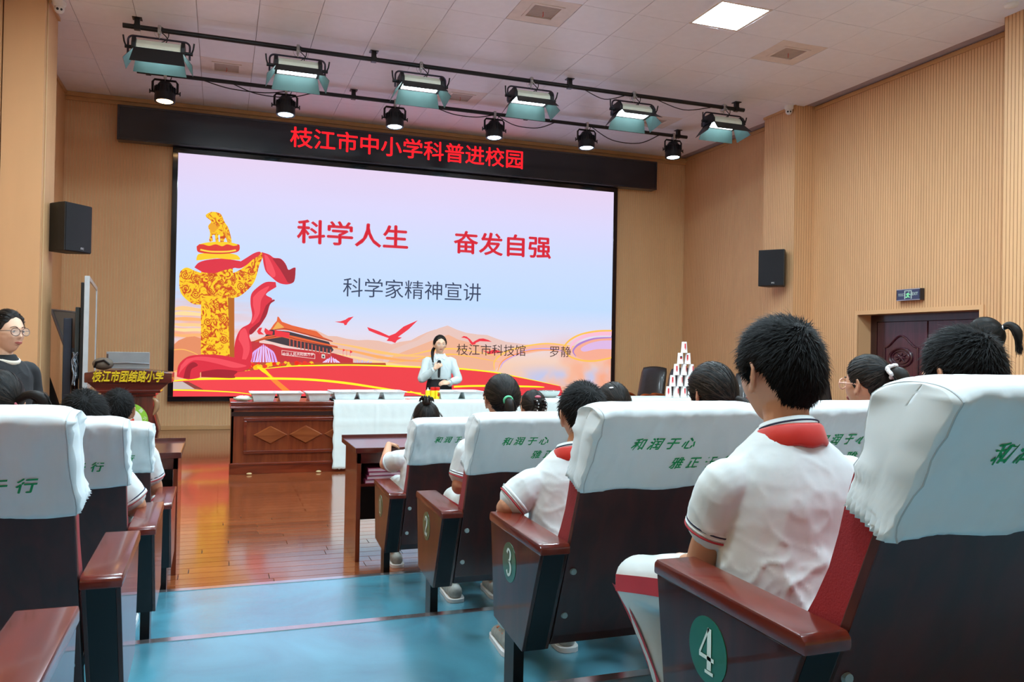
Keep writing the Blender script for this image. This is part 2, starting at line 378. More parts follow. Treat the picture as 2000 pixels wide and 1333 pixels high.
# ---- floor: boards up to the tiers, then blue vinyl tiers
def floor_mat():
    m = bpy.data.materials.new('wood_floor'); m.use_nodes = True; nt = m.node_tree; n = nt.nodes; l = nt.links; b = n['Principled BSDF']
    tc = n.new('ShaderNodeTexCoord'); br = n.new('ShaderNodeTexBrick'); l.new(tc.outputs['Object'], br.inputs['Vector'])
    br.inputs['Scale'].default_value = 1; br.inputs['Brick Width'].default_value = 1.15; br.inputs['Row Height'].default_value = .125; br.inputs['Mortar Size'].default_value = .0045
    br.inputs['Color1'].default_value = srgb('8c4c2c') + (1,); br.inputs['Color2'].default_value = srgb('824426') + (1,); br.inputs['Mortar'].default_value = srgb('3c1a0c') + (1,); br.offset = .37
    mp = n.new('ShaderNodeMapping'); mp.inputs['Scale'].default_value = (1.2, 14, 1); l.new(tc.outputs['Object'], mp.inputs[0])
    nz = n.new('ShaderNodeTexNoise'); nz.inputs['Scale'].default_value = 2.5; nz.inputs['Detail'].default_value = 5; l.new(mp.outputs[0], nz.inputs['Vector'])
    mx = n.new('ShaderNodeMix'); mx.data_type = 'RGBA'; mx.blend_type = 'MULTIPLY'; mx.inputs[0].default_value = .45
    rp = n.new('ShaderNodeValToRGB'); rp.color_ramp.elements[0].position = .3; rp.color_ramp.elements[0].color = (.62, .5, .42, 1); rp.color_ramp.elements[1].position = .7; rp.color_ramp.elements[1].color = (1.1, 1.05, 1, 1)
    l.new(nz.outputs['Fac'], rp.inputs['Fac']); l.new(br.outputs['Color'], mx.inputs[6]); l.new(rp.outputs['Color'], mx.inputs[7]); l.new(mx.outputs[2], b.inputs['Base Color'])
    b.inputs['Roughness'].default_value = .16; b.inputs['Coat Weight'].default_value = .5; b.inputs['Coat Roughness'].default_value = .06
    bp = n.new('ShaderNodeBump'); bp.inputs['Strength'].default_value = .25; bp.inputs['Distance'].default_value = .002; l.new(br.outputs['Fac'], bp.inputs['Height']); bp.invert = True
    l.new(bp.outputs['Normal'], b.inputs['Normal'])
    return m
m_floor = floor_mat()
N1 = 4.73; STEP = .12; PITCH = 1.128
fl = struct(bx('floor', (XL - .1, YF - .1, -.12), (XR + .5, YB + .1, -.012), m_dark))
bx('board_field', (XL - .05, 7.23, -.012), (XR + .45, YB + .05, 0), m_floor, fl)['kind'] = 'stuff'
m_plank = wood('floor_plank_wood', '90502e', '7c4022', .14, .6, 1.5, 'X')
nt = m_plank.node_tree; oi = nt.nodes.new('ShaderNodeObjectInfo'); hs_ = nt.nodes.new('ShaderNodeHueSaturation'); mr_ = nt.nodes.new('ShaderNodeMapRange'); mr_.inputs['To Min'].default_value = .78; mr_.inputs['To Max'].default_value = 1.12
nt.links.new(oi.outputs['Random'], mr_.inputs['Value']); nt.links.new(mr_.outputs[0], hs_.inputs['Value'])
lk = nt.nodes['Principled BSDF'].inputs['Base Color'].links[0]; src_ = lk.from_socket; nt.links.remove(lk); nt.links.new(src_, hs_.inputs['Color']); nt.links.new(hs_.outputs['Color'], nt.nodes['Principled BSDF'].inputs['Base Color'])
pm = {}
random.seed(3)
for r in range(20):
    y0 = N1 + .005 + r * .125; x = XL - .05 - random.random() * 1.1
    while x < 4.6:
        L = 1.15; a, b = max(x, XL - .05), min(x + L, 4.6)
        if b - a > .05:
            key = round(b - a, 3)
            if key not in pm: pm[key] = MB().box((-key / 2 + .0018, -.0602, -.012), (key / 2 - .0018, .0602, 0), bev=.0012).mesh('floor_plank', m_plank)
            link('floor_plank', pm[key], fl, ((a + b) / 2, y0 + .0625, 0))
        x += L
bx('board_field', (4.6, N1 + .005, -.012), (XR + .45, 7.23, 0), m_floor, fl)['kind'] = 'stuff'
# blue vinyl tiers
def vinyl():
    m = bpy.data.materials.new('blue_vinyl'); m.use_nodes = True; nt = m.node_tree; n = nt.nodes; l = nt.links; b = n['Principled BSDF']
    tc = n.new('ShaderNodeTexCoord'); nz = n.new('ShaderNodeTexNoise'); nz.inputs['Scale'].default_value = 2.2; nz.inputs['Detail'].default_value = 6; nz.inputs['Distortion'].default_value = .8
    l.new(tc.outputs['Object'], nz.inputs['Vector']); rp = n.new('ShaderNodeValToRGB'); rp.color_ramp.elements[0].position = .3; rp.color_ramp.elements[1].position = .75
    rp.color_ramp.elements[0].color = srgb('477f92') + (1,); rp.color_ramp.elements[1].color = srgb('559db0') + (1,)
    l.new(nz.outputs['Fac'], rp.inputs['Fac']); l.new(rp.outputs['Color'], b.inputs['Base Color'])
    n2 = n.new('ShaderNodeTexNoise'); n2.inputs['Scale'].default_value = 260; n2.inputs['Detail'].default_value = 2; l.new(tc.outputs['Object'], n2.inputs['Vector'])
    bp = n.new('ShaderNodeBump'); bp.inputs['Strength'].default_value = .25; bp.inputs['Distance'].default_value = .002; l.new(n2.outputs['Fac'], bp.inputs['Height']); l.new(bp.outputs['Normal'], b.inputs['Normal'])
    b.inputs['Roughness'].default_value = .22; b.inputs['Coat Weight'].default_value = 1; b.inputs['Coat Roughness'].default_value = .14; b.inputs['Specular IOR Level'].default_value = .8; return m
m_vinyl = vinyl(); m_nose = mat('nosing_metal', 'd8d2d4', .15, .9)
nos = [N1, N1 - 1.128, N1 - 2.27, N1 - 3.40, N1 - 4.53, N1 - 5.66]
for k in range(6):
    y1 = nos[k]; y0 = nos[k + 1] if k < 5 else YF
    z = STEP * (k + 1)
    t = struct(bx('floor_tier', (XL, y0, 0.0), (XR, y1 - .001, z), m_vinyl))
    nz_ = MB().prism([(y1 - .045, z), (y1 + .004, z), (y1 + .004, z - .03), (y1 + .001, z - .03), (y1 + .001, z + .003), (y1 - .045, z + .003)], XL + .02, XR - .02, 'x')
    nz_.build('step_nosing', m_nose, t)
# ================================================================== STAGE WALL: LED SCREEN, BANNER
YS = 14.40
m_frame = mat('screen_frame_gloss', '15171c', .12, coat=.6, var=0)
m_black = mat('black_plastic', '121316', .35)
scr = thing('led_screen', 'huge glowing wall screen with red and gold slide, behind the speaker', 'screen', (3.27, YS, 0))
SX0, SX1, SZ0, SZ1 = -.807, 7.325, .478, 4.655
tr = lambda p: (p[0] - 3.27, p[1] - YS, p[2])
f = MB(); B = .085
for a, b in (((SX0, SZ0), (SX1, SZ0 + B)), ((SX0, SZ1 - B), (SX1, SZ1)), ((SX0, SZ0 + B), (SX0 + B, SZ1 - B)), ((SX1 - B, SZ0 + B), (SX1, SZ1 - B))):
    f.box((a[0] - 3.27, -.0, a[1]), (b[0] - 3.27, .10, b[1]), bev=.006)
f.build('frame', m_frame, scr)
def slide_mat():
    m = bpy.data.materials.new('slide_background'); m.use_nodes = True; nt = m.node_tree; n = nt.nodes; l = nt.links; b = n['Principled BSDF']
    b.inputs['Base Color'].default_value = (.02, .02, .02, 1); b.inputs['Roughness'].default_value = .5; b.inputs['Specular IOR Level'].default_value = .2
    tc = n.new('ShaderNodeTexCoord'); sp = n.new('ShaderNodeSeparateXYZ'); l.new(tc.outputs['Object'], sp.inputs[0])
    def mr(src, a, b_, inv=False, smooth=True):
        r = n.new('ShaderNodeMapRange'); r.inputs['From Min'].default_value = a; r.inputs['From Max'].default_value = b_
        if smooth: r.interpolation_type = 'SMOOTHSTEP'
        l.new(src, r.inputs['Value']); return r.outputs[0]
    def mixc(f_, a, c):
        x = n.new('ShaderNodeMix'); x.data_type = 'RGBA'; l.new(f_, x.inputs[0])
        for s_, q in ((6, a), (7, c)):
            if isinstance(q, str): x.inputs[s_].default_value = srgb(q) + (1,)
            else: l.new(q, x.inputs[s_])
        return x.outputs[2]
    def mul(a, b_):
        x = n.new('ShaderNodeMath'); x.operation = 'MULTIPLY'; l.new(a, x.inputs[0])
        if isinstance(b_, float): x.inputs[1].default_value = b_
        else: l.new(b_, x.inputs[1])
        return x.outputs[0]
    Z = sp.outputs['Z']; X = sp.outputs['X']
    rp = n.new('ShaderNodeValToRGB'); e = rp.color_ramp.elements
    cols = [(0, 'e8b69a'), (.16, 'efc9b0'), (.28, 'dcd6e8'), (.42, 'bcd6f8'), (.62, 'c6d6fa'), (.82, 'd6d2f4'), (1, 'e2cdea')]
    e[0].position = 0; e[0].color = srgb(cols[0][1]) + (1,); e[1].position = 1; e[1].color = srgb(cols[-1][1]) + (1,)
    for p_, c_ in cols[1:-1]: q = e.new(p_); q.color = srgb(c_) + (1,)
    l.new(mr(Z, SZ0, SZ1, smooth=False), rp.inputs['Fac'])
    mp = n.new('ShaderNodeMapping'); mp.inputs['Scale'].default_value = (.8, 1, 5); l.new(tc.outputs['Object'], mp.inputs[0])
    nz = n.new('ShaderNodeTexNoise'); nz.inputs['Scale'].default_value = 1.3; nz.inputs['Detail'].default_value = 5; l.new(mp.outputs[0], nz.inputs['Vector'])
    left = mul(mul(mr(X, -1.7, -4.3), mr(Z, 2.6, 1.5)), mr(nz.outputs['Fac'], .3, .6))
    c = mixc(left, rp.outputs['Color'], 'f2a070')
    nz2 = n.new('ShaderNodeTexNoise'); nz2.inputs['Scale'].default_value = 1.1; nz2.inputs['Detail'].default_value = 3; l.new(tc.outputs['Object'], nz2.inputs['Vector'])
    rt = mul(mul(mr(X, 2.0, 3.9), mr(Z, 1.9, 1.3)), mr(nz2.outputs['Fac'], .4, .62)); c = mixc(rt, c, 'f0a384')
    rb = mul(mul(mul(mr(X, 1.6, 2.6), mr(Z, 1.25, .9)), mr(nz2.outputs['Fac'], .58, .42)), .8); c = mixc(rb, c, 'a8c0f0')
    l.new(c, b.inputs['Emission Color']); b.inputs['Emission Strength'].default_value = SCREEN_GAIN
    return m
MB().box((SX0 + B - 3.27, .012, SZ0 + B), (SX1 - B - 3.27, .09, SZ1 - B)).build('display', slide_mat(), scr)
_lay = [0]; ART = {'v': [], 'f': [], 'i': [], 'm': []}
def clipbox(p):
    return [(min(max(x, SX0 + B), SX1 - B), min(max(z, SZ0 + B), SZ1 - B)) for x, z in p]
def slide(name, polys, m, px=True, off=None):
    """flat picture content on the screen face: outlines given in photo pixels, unprojected to the screen plane"""
    if off is None: _lay[0] += 1; off = _lay[0]
    y = .0115 - .0007 * off
    vs = []; fs = []
    for poly in polys:
        if px: poly = [(on_y(a, b, YS + .01).x, on_y(a, b, YS + .01).z) for a, b in poly]
        poly = clipbox(poly)
        tri = geometry.tessellate_polygon([[Vector((x, z, 0)) for x, z in poly]])
        k = len(vs); vs += [(x - 3.27, y, z) for x, z in poly]; fs += [tuple(i + k for i in t) for t in tri]
    if m not in ART['m']: ART['m'].append(m)
    k = len(ART['v']); ART['v'] += vs; ART['f'] += [tuple(i + k for i in f_) for f_ in fs]; ART['i'] += [ART['m'].index(m)] * len(fs)
def smooth(pts, sub=6, closed=False):
    P = [Vector(p).to_2d() for p in pts]; n = len(P); out = []
    for i in range(n if closed else n - 1):
        g = (lambda j: P[j % n]) if closed else (lambda j: P[min(max(j, 0), n - 1)])
        p0, p1, p2, p3 = g(i - 1), g(i), g(i + 1), g(i + 2)
        for k in range(sub):
            t = k / sub; out.append(tuple(.5 * ((2 * p1) + (p2 - p0) * t + (2 * p0 - 5 * p1 + 4 * p2 - p3) * t * t + (3 * p1 - p0 - 3 * p2 + p3) * t ** 3)))
    if not closed: out.append(tuple(P[-1]))
    return out
def stroke(pts, w, sub=6):
    """ribbon of varying width along a curve (photo pixels)"""
    n0 = len(pts); c = smooth(pts, sub) if sub > 1 else [tuple(p) for p in pts]; n = len(c); L = []; R_ = []
    for i, p in enumerate(c):
        a = Vector(c[max(i - 1, 0)]); b = Vector(c[min(i + 1, n - 1)]); t = (b - a).normalized(); q = Vector((-t.y, t.x))
        u = i / (n - 1) * (len(w) - 1) if hasattr(w, '__len__') else 0
        ww = (w[int(u)] * (1 - u % 1) + w[min(int(u) + 1, len(w) - 1)] * (u % 1)) if hasattr(w, '__len__') else w
        L.append(tuple(Vector(p) + q * ww / 2)); R_.append(tuple(Vector(p) - q * ww / 2))
    return [[L[i], L[i + 1], R_[i + 1], R_[i]] for i in range(n - 1)]
A = lambda L: [(330 + a / 3.174, 380 + b / 3.174) for a, b in L]
Bq = lambda L: [(800 + a / 3.173, 380 + b / 3.173) for a, b in L]
def em(n, c, s=1.0): return emat('slide_' + n, c, s * SCREEN_GAIN)
# sky streaks of the sunrise at the left
for k, (y, c) in enumerate(((712, 'ffc98c'), (740, 'ffd79a'), (772, 'f8b070'), (806, 'ffc888'), (835, 'f49a5c'), (868, 'ffb878'))):
    slide('cloud_streak', stroke(A([(30, y), (90, y - 6 + 3 * k), (200, y + 6), (330, y + 22 + 4 * k)]), [4, 9 - k * .7, 6, 1.5]), em('streak%d' % (k % 3), c))
slide('mountain', [A([(22, 1100), (25, 930), (60, 905), (110, 885), (160, 880), (215, 900), (260, 905), (420, 960), (420, 1100)])], em('mount_l', 'e08a60'))
slide('mountain', [A([(870, 1010), (870, 835), (905, 838), (940, 855), (985, 878), (1040, 880), (1100, 895), (1170, 905), (1230, 902), (1300, 908), (1380, 930), (1430, 915), (1500, 905), (1545, 880), (1600, 855), (1650, 838), (1700, 850), (1900, 1000), (1900, 1060), (870, 1060)])], em('mount_m', 'e4b8a8'))
slide('mountain', [Bq([(-170, 1060), (-150, 985), (-90, 955), (0, 920), (50, 905), (110, 860), (180, 830), (235, 813), (290, 838), (350, 858), (420, 868), (480, 872), (540, 895), (600, 915), (700, 928), (860, 945), (740, 975), (640, 1010), (560, 1060), (525, 1100), (0, 1120)])], em('mount_r', 'e2bfb6'))
slide('mountain', [Bq([(-170, 1080), (-100, 1000), (0, 960), (90, 925), (180, 890), (240, 870), (300, 900), (420, 930), (520, 960), (600, 975), (560, 1030), (520, 1090), (0, 1110)])], em('mount_r2', 'e9ae90'))
# glowing swooshes
def ell(cx, cy, rx, ry, w, a0=0, a1=360, n=40):
    P = [(cx + rx * math.cos(math.radians(a0 + (a1 - a0) * i / n)), cy + ry * math.sin(math.radians(a0 + (a1 - a0) * i / n))) for i in range(n + 1)]
    return stroke(P, w, 1)
slide('swoosh', [Bq(smooth([(520, 1090), (535, 1030), (590, 985), (680, 955), (800, 925), (900, 930), (1000, 940), (1000, 985), (860, 970), (740, 985), (640, 1010), (560, 1060), (525, 1095)], 4))], em('swoosh_soft', 'f0b49c'))
slide('swoosh', stroke(Bq([(525, 1090), (528, 1030), (600, 975), (700, 945), (840, 925), (960, 935), (1040, 950)]), [1.5, 3, 3.4, 3, 2.4, 1.5]), em('gold', 'ffc35c'))
slide('swoosh', stroke(Bq([(560, 1080), (590, 1030), (680, 985), (780, 960), (900, 960), (980, 990)]), [1, 3.5, 5, 4, 2, 1]), em('violet', 'c9a6dc'))
slide('swoosh', stroke(Bq([(545, 1095), (575, 1035), (660, 990), (780, 965), (900, 966)]), [1, 2, 2.2, 2, 1]), em('gold2', 'ff9a4c'))
slide('swoosh', stroke(Bq([(1252, 862), (1130, 868), (1030, 905), (985, 965)]), [9, 8, 6, 3]), em('pinkband', 'f2b8d0'))
slide('swoosh', [Bq(smooth([(1252, 890), (1150, 895), (1060, 925), (1015, 970), (1040, 1010), (1120, 1030), (1252, 1015)], 4) )], em('orb', 'f0a890'))
slide('swoosh', [Bq(smooth([(1252, 905), (1180, 908), (1110, 925), (1060, 955), (1080, 975), (1160, 960), (1252, 960)], 4) )], em('orb2', 'd8b4e0'))
slide('swoosh', stroke(Bq([(1252, 888), (1140, 895), (1050, 928), (1012, 970), (1030, 1005)]), [2, 3, 4, 3, 1]), em('violet2', 'a77cc8'))
slide('swoosh', stroke(Bq([(1252, 845), (1160, 848), (1060, 868), (990, 905), (958, 950), (985, 1000), (1060, 1028), (1150, 1032), (1252, 1012)]), [3, 3.5, 3.5, 3.5, 3, 3, 3.5, 3.5, 3]), em('gold3', 'ffbe54'))
for yy, c in ((975, 'gold'), (1010, 'gold3')):
    slide('swoosh', stroke(Bq([(-230, yy + 45), (0, yy + 20), (120, yy - 5), (240, yy - 18), (340, yy - 10), (560, yy + 30)]), [.8, 1.5, 3, 3, 2, .8]), MATS['slide_' + c])
for k, yy in enumerate((920, 950, 985)):
    slide('swoosh', stroke(A([(1000, yy), (1150, yy + 25), (1300, yy + 58), (1450, yy + 78), (1580, yy + 85)]), [1, 4, 6, 4, 2]), em('swl%d' % k, ('ffc070', 'f7a860', 'ffd090')[k]))
slide('ring', stroke(A([(20, 965), (90, 962), (160, 985), (200, 1010)]), [1.5, 1.5, 1.2, .8]), MATS['slide_gold'])
slide('ring', stroke(A([(20, 1105), (60, 1090), (80, 1088)]), [1.5, 1.5, 1]), MATS['slide_gold'])
# the gate tower
red = em('red', 'e8303c'); dred = em('deep_red', 'b01824'); roof = em('roof', 'e06030'); dark = em('gate_dark', '3c3038'); wallr = em('gate_wall', 'c02c34'); yel = em('yellow', 'fff020')
slide('gate_tower', [A([(490, 915), (560, 905), (700, 950), (1020, 985), (1140, 1020), (1140, 1070), (430, 1070), (440, 915)])], wallr)
slide('gate_tower', [A([(560, 908), (700, 905), (1000, 975), (1000, 990), (740, 945), (560, 920)])], em('stone', 'e8c8c0'))
slide('gate_tower', [A([(625, 840), (740, 850), (990, 915), (1020, 965), (1000, 985), (740, 940), (580, 900)])], dark)
for k in range(12):
    x = 745 + k * 23; y0 = 893 + k * 6.2
    slide('pillar', [A([(x, y0), (x + 7, y0 + 2), (x + 7, y0 + 48), (x, y0 + 46)])], em('pillar', 'c85040'), off=_lay[0] + (1 if k == 0 else 0)) if k else slide('pillar', [A([(x, y0), (x + 7, y0 + 2), (x + 7, y0 + 48), (x, y0 + 46)])], em('pillar', 'c85040'))
slide('roof', [A([(520, 912), (600, 880), (700, 865), (780, 880), (1045, 942), (1045, 952), (780, 905), (700, 885), (600, 900), (540, 915)])], roof)
slide('roof', [A([(672, 758), (668, 785), (640, 815), (620, 838), (700, 828), (745, 830), (1010, 905), (1012, 914), (745, 852), (690, 845)] [:1] + [(680, 760), (700, 790), (760, 812), (915, 850), (955, 885), (1012, 908), (1012, 915), (745, 845), (700, 840), (625, 842), (650, 805), (668, 785)])], roof)
slide('gable', [A([(674, 790), (715, 825), (640, 840)])], em('gable', 'e8a850'))
slide('eave', stroke(A([(620, 842), (700, 836), (745, 838), (1014, 912)]), 1.2, 3), em('eave', '8c2c20'))
slide('eave', stroke(A([(520, 914), (700, 874), (780, 896), (1045, 952)]), 1.2, 3), MATS['slide_eave'])
slide('banner_flag', [A([(655, 840), (700, 850), (748, 858), (745, 892), (700, 884), (655, 880)]), A([(545, 850), (560, 828), (578, 826), (568, 850), (590, 870), (556, 868)]), A([(595, 828), (620, 845), (645, 850), (640, 872), (600, 868), (590, 850)])], red)
slide('plaque', [A([(698, 966), (905, 990), (905, 1020), (698, 996)])], em('plaque', 'f0d8d0'))
slide('plaque', [A([(701, 969), (902, 993), (902, 1017), (701, 993)])], em('plaque_red', 'b82430'))
p0 = on_y(330 + 800 / 3.174, 380 + 994 / 3.174, YS + .01)
def slide_text(s, cx, cy, width_px, size, m, bold=0, rot=0, shear=0, **kw):
    _lay[0] += 1; p = on_y(cx, cy, YS + .01); a = on_y(cx - width_px / 2, cy, YS + .01); b = on_y(cx + width_px / 2, cy, YS + .01)
    return text(s, size, (p.x - 3.27, .0115 - .0007 * _lay[0], p.z), (PI / 2, 0, 0), m, scr, 'slide_text', width=b.x - a.x, bold=bold, shear=shear, **kw)
o = slide_text('中华人民共和国万岁', 330 + 800 / 3.174, 380 + 993 / 3.174, 60, .062, em('white', 'fff4f0')); o.rotation_euler = (PI / 2, -.0, 0)
slide('portrait', [A([(945, 990), (967, 993), (967, 1018), (945, 1015)])], em('portrait', 'd8d4cc'))
slide('portrait', [A([(951, 1000), (961, 1001), (962, 1012), (950, 1011)])], dark)
slide('flag_pole', stroke(A([(1078, 960), (1078, 1000)]), .6, 1) + stroke(A([(1100, 965), (1100, 1002)]), .6, 1) + stroke(A([(1122, 968), (1122, 1004)]), .6, 1) + [A([(1078, 958), (1092, 966), (1078, 974)]), A([(1122, 966), (1138, 978), (1122, 986)])], red)
# fountains
for k, (cx, w_, top, bot) in enumerate(((585, 150, 930, 1048), (1005, 170, 1005, 1055), (450, 90, 960, 1040))):
    ps = []
    for j in range(9):
        u = (j - 4) / 4; ps += stroke(A([(cx + u * w_ * .25, top + abs(u) * 30), (cx + u * w_ * .42, top + 25 + abs(u) * 30), (cx + u * w_ * .55, bot)]), [1.5, 3.2, 4.5])
    slide('fountain', ps, em('fount%d' % (k % 2), ('d8a8f0', 'e0b8f4')[k % 2])); 
    slide('fountain', sum([stroke(A([(cx + (j - 3) * w_ * .05, top + 15), (cx + (j - 3) * w_ * .11, bot - 4)]), [.6, 1.2]) for j in range(7)], []), em('fountw', 'f4e4ff'))
slide('fountain', sum([stroke(A([(1180 + dx, 1052), (1180 + dx * 1.5, 1035 - 8 * (k_ % 2))]), [3, 1]) for k_, dx in enumerate((-20, -10, 0, 12, 24, 40, 52))], []), em('spray', 'b8b8f0'))
slide('flower_bed', [A([(440, 1040), (1340, 1045), (1345, 1062), (900, 1068), (700, 1080), (430, 1120), (405, 1090)])], em('bed', 'b8482c'))
rnd = random.Random(5)
def blobs(n, xr, yr, r, m):
    ps = []
    for _ in range(n):
        x = rnd.uniform(*xr); y = rnd.uniform(*yr); q = r * rnd.uniform(.6, 1.2)
        ps.append(A([(x + q * math.cos(t * PI / 4) * 1.2, y + q * math.sin(t * PI / 4)) for t in range(8)]))
    slide('flower', ps, m)
slide('ground_strip', [A([(405, 1120), (560, 1118), (560, 1135), (405, 1138)])], em('grey', 'b8b4c8'))
blobs(26, (480, 900), (1042, 1068), 12, em('flower_y', 'f4c020')); blobs(22, (480, 900), (1045, 1072), 11, em('flower_r', 'e83020')); blobs(9, (430, 620), (1075, 1110), 9, MATS['slide_flower_y']); blobs(8, (430, 600), (1085, 1115), 7, em('leaf', '5c7838'))
blobs(2, (522, 560), (1068, 1078), 22, em('tulip', 'f8b818')); blobs(2, (780, 800), (1042, 1050), 20, MATS['slide_flower_r'])
# red ground and the yellow lines
gr = em('ground_red', 'e83a42'); gr2 = em('ground_red2', 'ee4048')
slide('red_ground', [A(smooth([(400, 1105), (560, 1085), (740, 1066), (900, 1062), (1100, 1058), (1300, 1062), (1560, 1072)], 4)) + Bq([(300, 1085), (430, 1095), (520, 1105), (640, 1128), (760, 1150), (860, 1172), (930, 1190), (950, 1260), (0, 1260)]) + A([(400, 1260)])], gr)
slide('red_ground', [A([(18, 1260), (18, 1160), (100, 1148), (400, 1142), (800, 1146), (1000, 1158), (1200, 1185), (1400, 1215), (1560, 1235), (1560, 1262)])], gr2)
slide('yellow_line', stroke(A([(560, 1084), (740, 1066), (900, 1061), (1100, 1058), (1300, 1062), (1560, 1072)]) + Bq([(200, 1075), (300, 1080), (430, 1092), (540, 1106), (640, 1126), (780, 1155), (920, 1186)]), [1, 2.2, 2.8, 2.6, 2.8, 3, 3, 2.6, 2, 1.2, .8], 4), yel)
slide('orange_beam', [A([(560, 1072), (600, 1092), (790, 1250), (740, 1250), (640, 1160)])], em('beam', 'ff8830'))
slide('yellow_line', stroke(A([(545, 1068), (585, 1090), (640, 1138)]), [3, 8, 2]), em('flare', 'ffe010'))
slide('yellow_line', stroke(A([(20, 1158), (150, 1146), (400, 1141), (700, 1142), (900, 1150), (1100, 1170), (1300, 1200), (1450, 1222), (1560, 1232)]), [2, 3.6, 4.6, 4.2, 4.4, 4.4, 3.8, 3, 1.6]), yel)
slide('yellow_line', stroke(A([(18, 1212), (200, 1216), (400, 1226), (520, 1240)]), [2.8, 2.6, 2, 1]), yel)
slide('yellow_line', stroke(Bq([(270, 1192), (400, 1187), (600, 1188), (780, 1192), (830, 1195)]), [3.6, 3.6, 3.8, 3, 1]), yel)
slide('yellow_line', stroke(Bq([(0, 1222), (60, 1238), (110, 1250)]), [3, 2.4, 1.5]), yel)
slide('wedge', [A([(18, 1162), (85, 1160), (190, 1208), (18, 1208)])], em('wedge', 'c8b8b4')); slide('wedge', [A([(85, 1160), (120, 1160), (215, 1210), (160, 1206)])], em('wedge2', '8c3c34'))
# ribbons and the gilded column
rib = em('ribbon', 'd8283c'); rib2 = em('ribbon_dark', 'a01428'); rib3 = em('ribbon_light', 'ee4a58')
slide('ribbon', [A(smooth([(660, 545), (600, 545), (545, 580), (510, 620), (505, 680), (515, 750), (500, 800), (450, 830), (420, 880), (405, 950), (410, 1020), (480, 1060), (515, 1010), (510, 920), (500, 870), (560, 820), (595, 760), (605, 690), (640, 650), (600, 620), (665, 575)], 4))], rib)
slide('ribbon', [A(smooth([(520, 640), (560, 600), (620, 570), (600, 610), (570, 660), (560, 740), (520, 800), (510, 790), (530, 740), (520, 690)], 4))], rib3)
slide('ribbon', [A(smooth([(600, 690), (640, 655), (655, 660), (625, 685), (600, 760), (540, 840), (505, 870), (500, 840), (560, 790)], 4))], rib2)
slide('ribbon', [A(smooth([(440, 850), (470, 830), (490, 880), (500, 960), (480, 1020), (450, 1040), (460, 960), (430, 900)], 4))], rib3)
gold_m = bpy.data.materials.new('slide_gilded_relief'); gold_m.use_nodes = True
nt = gold_m.node_tree; n = nt.nodes; l = nt.links; b = n['Principled BSDF']; b.inputs['Base Color'].default_value = (.02, .02, .02, 1); b.inputs['Specular IOR Level'].default_value = .2
tc = n.new('ShaderNodeTexCoord'); vo = n.new('ShaderNodeTexNoise'); vo.inputs['Scale'].default_value = 9; vo.inputs['Detail'].default_value = 3; vo.inputs['Distortion'].default_value = 2.2
l.new(tc.outputs['Object'], vo.inputs['Vector']); rp = n.new('ShaderNodeValToRGB'); rp.color_ramp.elements[0].position = .40; rp.color_ramp.elements[0].color = srgb('c8400c') + (1,); rp.color_ramp.elements[1].position = .52; rp.color_ramp.elements[1].color = srgb('f6c81c') + (1,)
q = rp.color_ramp.elements.new(.45); q.color = srgb('e08c10') + (1,)
l.new(vo.outputs['Fac'], rp.inputs['Fac']); l.new(rp.outputs['Color'], b.inputs['Emission Color']); b.inputs['Emission Strength'].default_value = SCREEN_GAIN
slide('gilded_column', [A([(200, 470), (395, 450), (404, 640), (405, 1060), (198, 1060)])], gold_m)
slide('column_shade', [A([(365, 640), (405, 620), (405, 1020), (378, 1020)])], em('col_shade', 'b06014'))
slide('gilded_wing', [A(smooth([(205, 490), (160, 475), (110, 455), (72, 480), (65, 530), (70, 600), (100, 645), (150, 680), (205, 685)], 4))], gold_m)
slide('gilded_wing', [A(smooth([(345, 500), (420, 480), (490, 430), (550, 365), (585, 375), (560, 440), (530, 540), (480, 600), (420, 640), (350, 640)], 4))], gold_m)
for cx, cy, r in ((100, 500, 28), (160, 525, 24), (105, 585, 30), (165, 620, 28), (510, 480, 24), (450, 490, 18), (400, 520, 20), (445, 570, 26), (395, 605, 22), (265, 520, 22), (325, 545, 20), (255, 600, 22), (240, 790, 26), (330, 770, 24), (230, 865, 24), (340, 900, 26), (260, 950, 22), (300, 690, 26)):
    P = [(cx + r * (1 - t / 26) * math.cos(t * .55), cy + r * (1 - t / 26) * math.sin(t * .55)) for t in range(24)]
    slide('cloud_scroll', stroke(A(P), 1.7, 1), em('scroll', 'c8480c'), off=_lay[0] + 1)
_lay[0] += 1
slide('collar', [A(smooth([(158, 455), (185, 425), (240, 408), (330, 400), (420, 412), (445, 420), (430, 450), (350, 470), (280, 490), (210, 485)], 4))], rib)
slide('ribbon', [A(smooth([(440, 420), (480, 395), (530, 365), (565, 358), (560, 380), (520, 405), (480, 440), (440, 460), (400, 455)], 4))], rib)
slide('ribbon', [A(smooth([(575, 360), (620, 375), (650, 395), (690, 400), (720, 430), (740, 470), (782, 455), (778, 500), (770, 545), (730, 560), (680, 550), (640, 520), (600, 480), (585, 430)], 4))], rib)
slide('ribbon', [A(smooth([(640, 400), (690, 402), (725, 440), (740, 470), (780, 458), (775, 540), (740, 550), (720, 520), (690, 470)], 4))], rib2)
slide('ribbon', [A(smooth([(590, 375), (610, 385), (640, 440), (660, 500), (640, 515), (605, 475)], 4))], rib3)
slide('pedestal', [A(smooth([(170, 412), (175, 385), (195, 370), (300, 362), (400, 372), (432, 388), (430, 408), (300, 398)], 4))], em('ped_gold', 'f4c818'))
slide('pedestal', [A(smooth([(172, 325), (180, 358), (230, 368), (300, 372), (380, 368), (430, 355), (438, 325), (420, 310), (300, 300), (190, 310)], 4))], em('ped_red', 'd83028'))
slide('pedestal', stroke(A([(195, 345), (250, 356), (310, 358), (370, 356), (415, 348)]), 3.2), em('beads', 'f8d040'))
